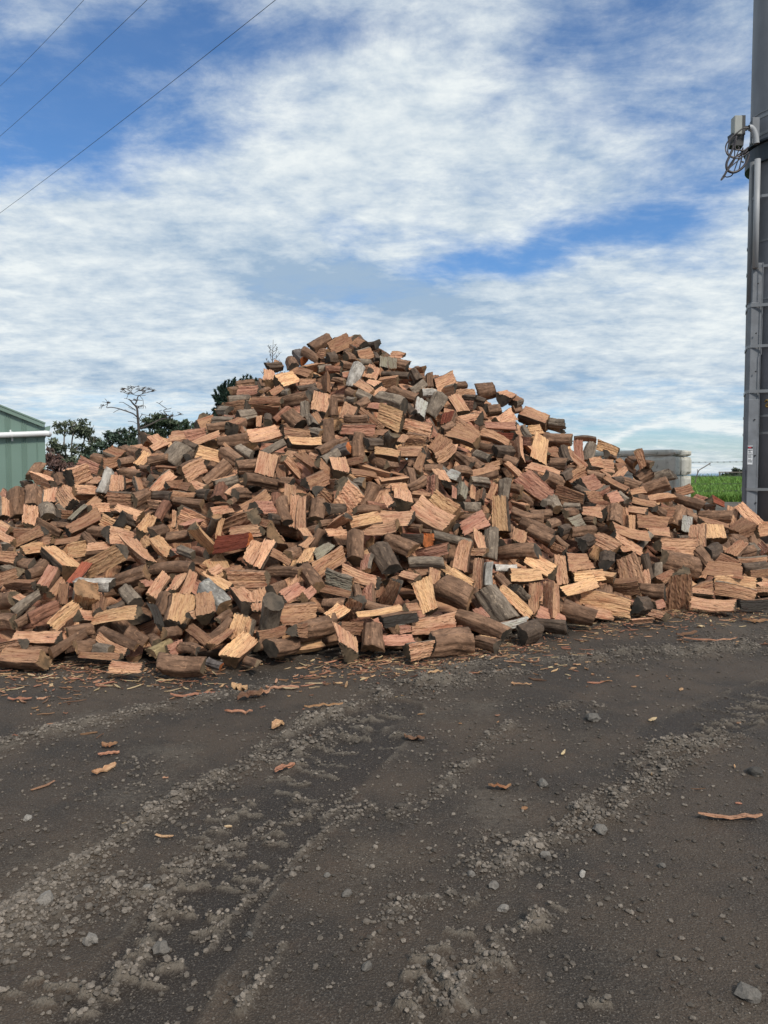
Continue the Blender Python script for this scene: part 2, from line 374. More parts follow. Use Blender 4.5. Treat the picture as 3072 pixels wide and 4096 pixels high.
tcn = nt.nodes.new('ShaderNodeTexCoord'); v = tcn.outputs['Object']
dryf = attrf(nt, 'dry'); crf = attrf(nt, 'crumb')
n1 = noise(nt, v, 1.3, 6, .6); n2 = noise(nt, v, 38, 5, .65); n3 = noise(nt, v, 160, 3, .6); n4 = noise(nt, v, 6.5, 5, .6)
c0 = mixc(nt, maprange(nt, n1, .42, .58), (.041, .032, .0245), (.073, .053, .037))
c0 = mixc(nt, maprange(nt, n4, .55, .72, 0, .6), c0, (.082, .054, .036))
c0 = mixc(nt, math_n(nt, 'MULTIPLY', attrf(nt, 'press'), .75), c0, (.027, .021, .017))
dd = math_n(nt, 'ADD', dryf, math_n(nt, 'MULTIPLY', math_n(nt, 'SUBTRACT', n2, .5), 1.0))
c1 = mixc(nt, maprange(nt, dd, .15, .80), c0, (.155, .130, .102))
c2 = mixc(nt, math_n(nt, 'MULTIPLY', maprange(nt, n3, .54, .68), .8), c1, (.150, .130, .108))
c2 = mixc(nt, math_n(nt, 'MULTIPLY', maprange(nt, n3, .44, .30), .5), c2, (.018, .016, .015))
nt.links.new(c2, b.inputs['Base Color'])
rr = maprange(nt, math_n(nt, 'ADD', dryf, math_n(nt, 'MULTIPLY', n2, .5)), .15, .8, .62, .95); nt.links.new(rr, b.inputs['Roughness'])
vo = nt.nodes.new('ShaderNodeTexVoronoi'); vo.inputs['Scale'].default_value = 110; nt.links.new(v, vo.inputs['Vector'])
h = math_n(nt, 'ADD', n2, math_n(nt, 'MULTIPLY', n3, .55)); h = math_n(nt, 'SUBTRACT', h, math_n(nt, 'MULTIPLY', vo.outputs['Distance'], .35))
bump(nt, b, h, 1.0, .010)
o = mesh_obj('ground', np.stack([XX, YY, ZZ], -1).reshape(-1, 3), [q], mg, smooth=True, fattr={'dry': DR.ravel(), 'crumb': CR.ravel(), 'press': PRS.ravel()})
tag(o, kind='structure')

# crumbs and pebbles ------------------------------------------------
def lump(n_=1):
    # low-poly stones: jittered icosphere
    t = (1+5**.5)/2
    v = np.array([[-1, t, 0], [1, t, 0], [-1, -t, 0], [1, -t, 0], [0, -1, t], [0, 1, t], [0, -1, -t], [0, 1, -t], [t, 0, -1], [t, 0, 1], [-t, 0, -1], [-t, 0, 1]], float); v /= np.linalg.norm(v[0])
    f = np.array([[0, 11, 5], [0, 5, 1], [0, 1, 7], [0, 7, 10], [0, 10, 11], [1, 5, 9], [5, 11, 4], [11, 10, 2], [10, 7, 6], [7, 1, 8], [3, 9, 4], [3, 4, 2], [3, 2, 6], [3, 6, 8], [3, 8, 9], [4, 9, 5], [2, 4, 11], [6, 2, 10], [8, 6, 7], [9, 8, 1]])
    return v, f
IV, IF = lump()
def subdiv(v, f):
    v = list(map(tuple, v)); cache = {}; nf = []
    def mid(a, b):
        k = (min(a, b), max(a, b))
        if k not in cache:
            m = (np.array(v[a])+np.array(v[b]))/2; v.append(tuple(m/np.linalg.norm(m))); cache[k] = len(v)-1
        return cache[k]
    for a, b, c in f:
        x, y, z = mid(a, b), mid(b, c), mid(c, a); nf += [[a, x, z], [b, y, x], [c, z, y], [x, y, z]]
    return np.array(v), np.array(nf)
IV2, IF2 = subdiv(IV, IF)
def scatter_stones(name, pos, rad, cols, mat, iv=IV, jf=IF, flat=.7, smooth=False):
    n = len(pos); k = len(iv)
    a = rng.random(n)*2*pi; ca, sa = np.cos(a), np.sin(a)
    sc = rad[:, None]*np.stack([1+.35*rng.standard_normal(n)*.6, 1+.2*rng.standard_normal(n), flat*(1+.15*rng.standard_normal(n))], -1)
    v = iv[None]*(1+.14*rng.standard_normal((n, k, 1)))*sc[:, None, :]
    vx = v[..., 0]*ca[:, None]-v[..., 1]*sa[:, None]; vy = v[..., 0]*sa[:, None]+v[..., 1]*ca[:, None]
    v = np.stack([vx, vy, v[..., 2]], -1)+pos[:, None, :]
    f = (jf[None]+np.arange(n)[:, None, None]*k).reshape(-1, 3)
    return mesh_obj(name, v.reshape(-1, 3), [f], mat, smooth=smooth, base=np.repeat(cols, k, 0))
ms, nt, b = new_mat('stone', .9, .25)
t_ = nt.nodes.new('ShaderNodeTexCoord'); nn = noise(nt, t_.outputs['Object'], 140, 4, .6)
nt.links.new(mixc(nt, maprange(nt, nn, .3, .7, .0, .55), attr(nt, 'base'), (.03, .027, .024)), b.inputs['Base Color']); bump(nt, b, nn, .6, .003)
def sample_ground(n, x0, x1, y0, y1, thr_fn, dens_pow=1.0):
    # denser close to the camera
    u = rng.random(n)**.85; y = y0*(y1/y0)**u; x = rng.uniform(-1, 1, n)*(y*.56+.25)
    z, d, c = ground_fn(x, y); keep = rng.random(n) < thr_fn(x, y, d, c)
    keep &= (x > x0) & (x < x1)
    return x[keep], y[keep], z[keep], d[keep], c[keep]
x, y, z, d, c = sample_ground(210000, -5, 5.6, 1.7, 8.6, lambda x, y, d, c: np.clip(.05+1.1*c**1.3, 0, 1))
r = .0025+.0085*rng.random(len(x))**4+.008*c*rng.random(len(x))**3
# thicker rows of crumbs thrown up along the wheel ridges
ex = []; 
for (pl_, w, h_, c_), dens in zip(RW, [1.0, 1.0]+[.5]*19+[.05]*100):
    for (ax, ay), (bx, by) in zip(pl_[:-1], pl_[1:]):
        L_ = math.hypot(bx-ax, by-ay); n_ = int(L_*(260 if w > .05 else 420)*dens*(w/.08)**.6*min(1.0, 3.4/ay)**1.0*2.6)
        t_ = rng.random(n_); o_ = rng.normal(0, w*.75, n_); dx_, dy_ = (bx-ax)/L_, (by-ay)/L_; ex.append(np.stack([ax+(bx-ax)*t_+dy_*o_+rng.normal(0, .03, n_), ay+(by-ay)*t_-dx_*o_+rng.normal(0, .03, n_)], -1))
ex = np.vstack(ex); ok = (vn(ex[:, 0]*9, ex[:, 1]*9) > .3); ex = ex[ok]; ez, ed, ec = ground_fn(ex[:, 0], ex[:, 1])
x = np.concatenate([x, ex[:, 0]]); y = np.concatenate([y, ex[:, 1]]); z = np.concatenate([z, ez]); d = np.concatenate([d, ed]); c = np.concatenate([c, ec])
re_ = .0028+.0085*rng.random(len(ex))**2.2+.008*rng.random(len(ex))**14; r = np.concatenate([r, re_])
shadec = (.07+.15*rng.random(len(x))[:, None]**1.5+.075*np.clip(d, 0, 1)[:, None])*np.array([1.18, .99, .80])
print('crumbs', len(x))
tag(scatter_stones('gravel', np.stack([x, y, z+r*.38], -1), r, shadec, ms), 'loose dark crumbs of soil and small gravel strewn over the yard', 'gravel', kind='stuff')
PEB = [(175, 3605, .030, 'pale grey stone, biggest of the loose stones at left edge'), (112, 3282, .020, 'whitish stone alone on the dark flat ground at left'),
       (645, 3795, .024, 'grey pebble resting in a tyre print, lower left'), (1388, 3598, .017, 'round grey stone alone at the centre of the yard'),
       (1310, 3523, .015, 'small pale pebble beside the long curved soil ridge'), (1000, 3760, .013, 'small grey pebble low in the middle of the muddy foreground'),
       (1468, 3885, .018, 'grey stone at the bottom centre beside a mud ridge'), (2330, 3499, .018, 'white pebble below the band of gravel on the right'),
       (2180, 3430, .021, 'rounded grey stone in the gravel band, right of centre'), (2400, 3325, .029, 'large flat grey stone at the top of the right gravel band'),
       (2014, 3651, .015, 'pale pebble on bare mud right of centre'), (1886, 3510, .016, 'grey stone at the left end of the right gravel band'),
       (2647, 3450, .014, 'grey pebble alone on dark mud far to the right'), (2372, 2893, .036, 'grey clod of rock in the middle distance, right of centre'),
       (2998, 3978, .028, 'grey stone in the bottom right corner'), (3020, 3105, .040, 'dark flat stone near the right edge'),
       (1975, 3562, .018, 'knobbly grey stone below the gravel band'), (2170, 3145, .026, 'oval grey stone lying above the right gravel band'),
       (360, 3770, .026, 'pale stone, lowest of the loose stones at left'), (590, 3560, .020, 'light grey pebble beside the left tyre print')]
cs = [.30, .34, .18, .17, .20, .14, .15, .42, .22, .20, .28, .2, .17, .16, .17, .08, .2, .2, .26, .26]
for (px, py, r, lab), cc in zip(PEB, cs):
    gx, gy = G(px, py); zz = gz(gx, gy)
    o = scatter_stones('stone', np.zeros((1, 3)), np.array([r]), np.array([[cc, cc*.90, cc*.78]]), ms, IV2, IF2, .75, smooth=False)
    o.location = (gx, gy, zz+r*.35); tag(o, lab, 'stone', 'loose stones on the yard')

# ------------------------------------------------------------------ wood materials
def wood_mats():
    # split face
    m, nt, b = new_mat('split_wood', .82, .2); g = attr(nt, 'gc', True); base = attr(nt, 'base')
    st = noise(nt, vmul(nt, g, (7, 78, 78)), 1.0, 7, .70, .45)
    big = noise(nt, vmul(nt, g, (3.5, 18, 18)), 1.0, 4, .55, .6)
    crk = noise(nt, vmul(nt, g, (9, 72, 72)), 1.0, 4, .62, 1.2)
    spk = noise(nt, vmul(nt, g, (45, 110, 110)), 1.0, 3, .6)
    c = mixc(nt, maprange(nt, big, .42, .66, 0, .8), base, mixc(nt, 1.0, base, (1.22, 1.28, 1.15), 'MULTIPLY'))
    c = mixc(nt, maprange(nt, big, .44, .28, 0, .75), c, mixc(nt, 1.0, base, (.80, .55, .48), 'MULTIPLY'))
    c = mixc(nt, maprange(nt, st, .52, .31, 0, .9), c, mixc(nt, 1.0, base, (.48, .34, .26), 'MULTIPLY'))
    c = mixc(nt, maprange(nt, crk, .375, .33, 0, .9), c, (.040, .022, .015))
    c = mixc(nt, maprange(nt, spk, .365, .31, 0, .85), c, (.05, .03, .02))
    nt.links.new(c, b.inputs['Base Color'])
    h = math_n(nt, 'ADD', st, math_n(nt, 'MULTIPLY', maprange(nt, crk, .32, .40), .4)); h = math_n(nt, 'ADD', h, math_n(nt, 'MULTIPLY', big, .6)); bump(nt, b, h, .9, .009)
    # bark
    k, nt, b = new_mat('bark', .78, .3); g = attr(nt, 'gc', True); base = attr(nt, 'base')
    n1 = noise(nt, vmul(nt, g, (7, 12, 12)), 1.0, 6, .62, .5); n2 = noise(nt, vmul(nt, g, (14, 60, 60)), 1.0, 5, .65); n3 = noise(nt, vmul(nt, g, (16, 26, 26)), 1.0, 5, .65, 1.)
    c = mixc(nt, maprange(nt, n1, .36, .64), mixc(nt, 1.0, base, (.62, .58, .55), 'MULTIPLY'), mixc(nt, 1.0, base, (1.45, 1.42, 1.38), 'MULTIPLY'))
    c = mixc(nt, maprange(nt, n3, .56, .68, 0, .6), c, mixc(nt, 1.0, base, (2.6, 2.5, 2.3), 'MULTIPLY'))
    c = mixc(nt, maprange(nt, n2, .48, .32, 0, .8), c, mixc(nt, 1.0, base, (.36, .33, .30), 'MULTIPLY'))
    nt.links.new(c, b.inputs['Base Color']); bump(nt, b, math_n(nt, 'ADD', n2, n3), .9, .009)
    # sawn end
    e, nt, b = new_mat('sawn_end', .85, .2); g = attr(nt, 'gc', True); base = attr(nt, 'base')
    n1 = noise(nt, vmul(nt, g, (10, 10, 10)), 1.0, 5, .6); n2 = noise(nt, vmul(nt, g, (60, 60, 60)), 1.0, 4, .65)
    wv = nt.nodes.new('ShaderNodeTexWave'); wv.wave_type = 'BANDS'; wv.bands_direction = 'Z'; wv.inputs['Scale'].default_value = 26; wv.inputs['Distortion'].default_value = 2.5; wv.inputs['Detail'].default_value = 2
    nt.links.new(g, wv.inputs['Vector'])
    c = mixc(nt, maprange(nt, n1, .38, .62), mixc(nt, 1.0, base, (.6, .62, .62), 'MULTIPLY'), mixc(nt, 1.0, base, (1.5, 1.4, 1.3), 'MULTIPLY'))
    c = mixc(nt, math_n(nt, 'MULTIPLY', wv.outputs['Fac'], .25), c, mixc(nt, 1.0, base, (.45, .42, .4), 'MULTIPLY'))
    c = mixc(nt, maprange(nt, n2, .42, .3, 0, .6), c, (.02, .017, .015))
    nt.links.new(c, b.inputs['Base Color']); bump(nt, b, math_n(nt, 'ADD', n2, math_n(nt, 'MULTIPLY', wv.outputs['Fac'], .3)), .5, .004)
    return [m, k, e]
WOOD = wood_mats()
SPLIT = {'n': (.545, .305, .190), 'y': (.61, .36, .20), 'p': (.45, .225, .155), 'o': (.455, .25, .15), 'd': (.31, .165, .10), 'R': (.25, .075, .045), 'g': (.25, .215, .165), 'k': (.05, .042, .036), 'W': (.47, .44, .40), 'Q': (.20, .050, .030), 'G': (.25, .25, .24)}
BARK = {'d': (.185, .108, .067), 'g': (.200, .160, .122), 'G': (.245, .235, .215), 'W': (.37, .345, .31), 'k': (.095, .067, .048), 'o': (.22, .105, .066), 'y': (.25, .19, .10), 'Q': (.13, .11, .10), 'n': (.13, .085, .065), 'p': (.16, .075, .06), 'R': (.13, .05, .04)}

# ------------------------------------------------------------------ the heap
PK = (-0.45, 11.9); PH = 3.62
AZT = [-180, -135, -90, -60, -35, -20, 0, 12, 20, 35, 45, 55, 75, 90, 135, 180]
RRT = [6.5, 6.4, 6.5, 7.2, 7.2, 6.45, 5.9, 5.6, 5.35, 5.05, 5.2, 5.7, 6.7, 7.3, 6.6, 6.3]
def pile(x, y):
    dx = x-PK[0]; dy = y-PK[1]; r = np.hypot(dx, dy); a = np.degrees(np.arctan2(dx, -dy))
    t = np.clip(1-r/np.interp(a, AZT, RRT), 0, None)
    h = PH*t**1.02-.22*np.exp(-((x+2.75)/.6)**2-((y-10.5)/1.2)**2)
    return np.clip(h, 0, None)
def pile_n(x, y):
    e = .12; gx = (pile(x+e, y)-pile(x-e, y))/(2*e); gy = (pile(x, y+e)-pile(x, y-e))/(2*e)
    n = np.stack([-gx, -gy, np.ones_like(gx)], -1); return n/np.linalg.norm(n, axis=-1, keepdims=True)
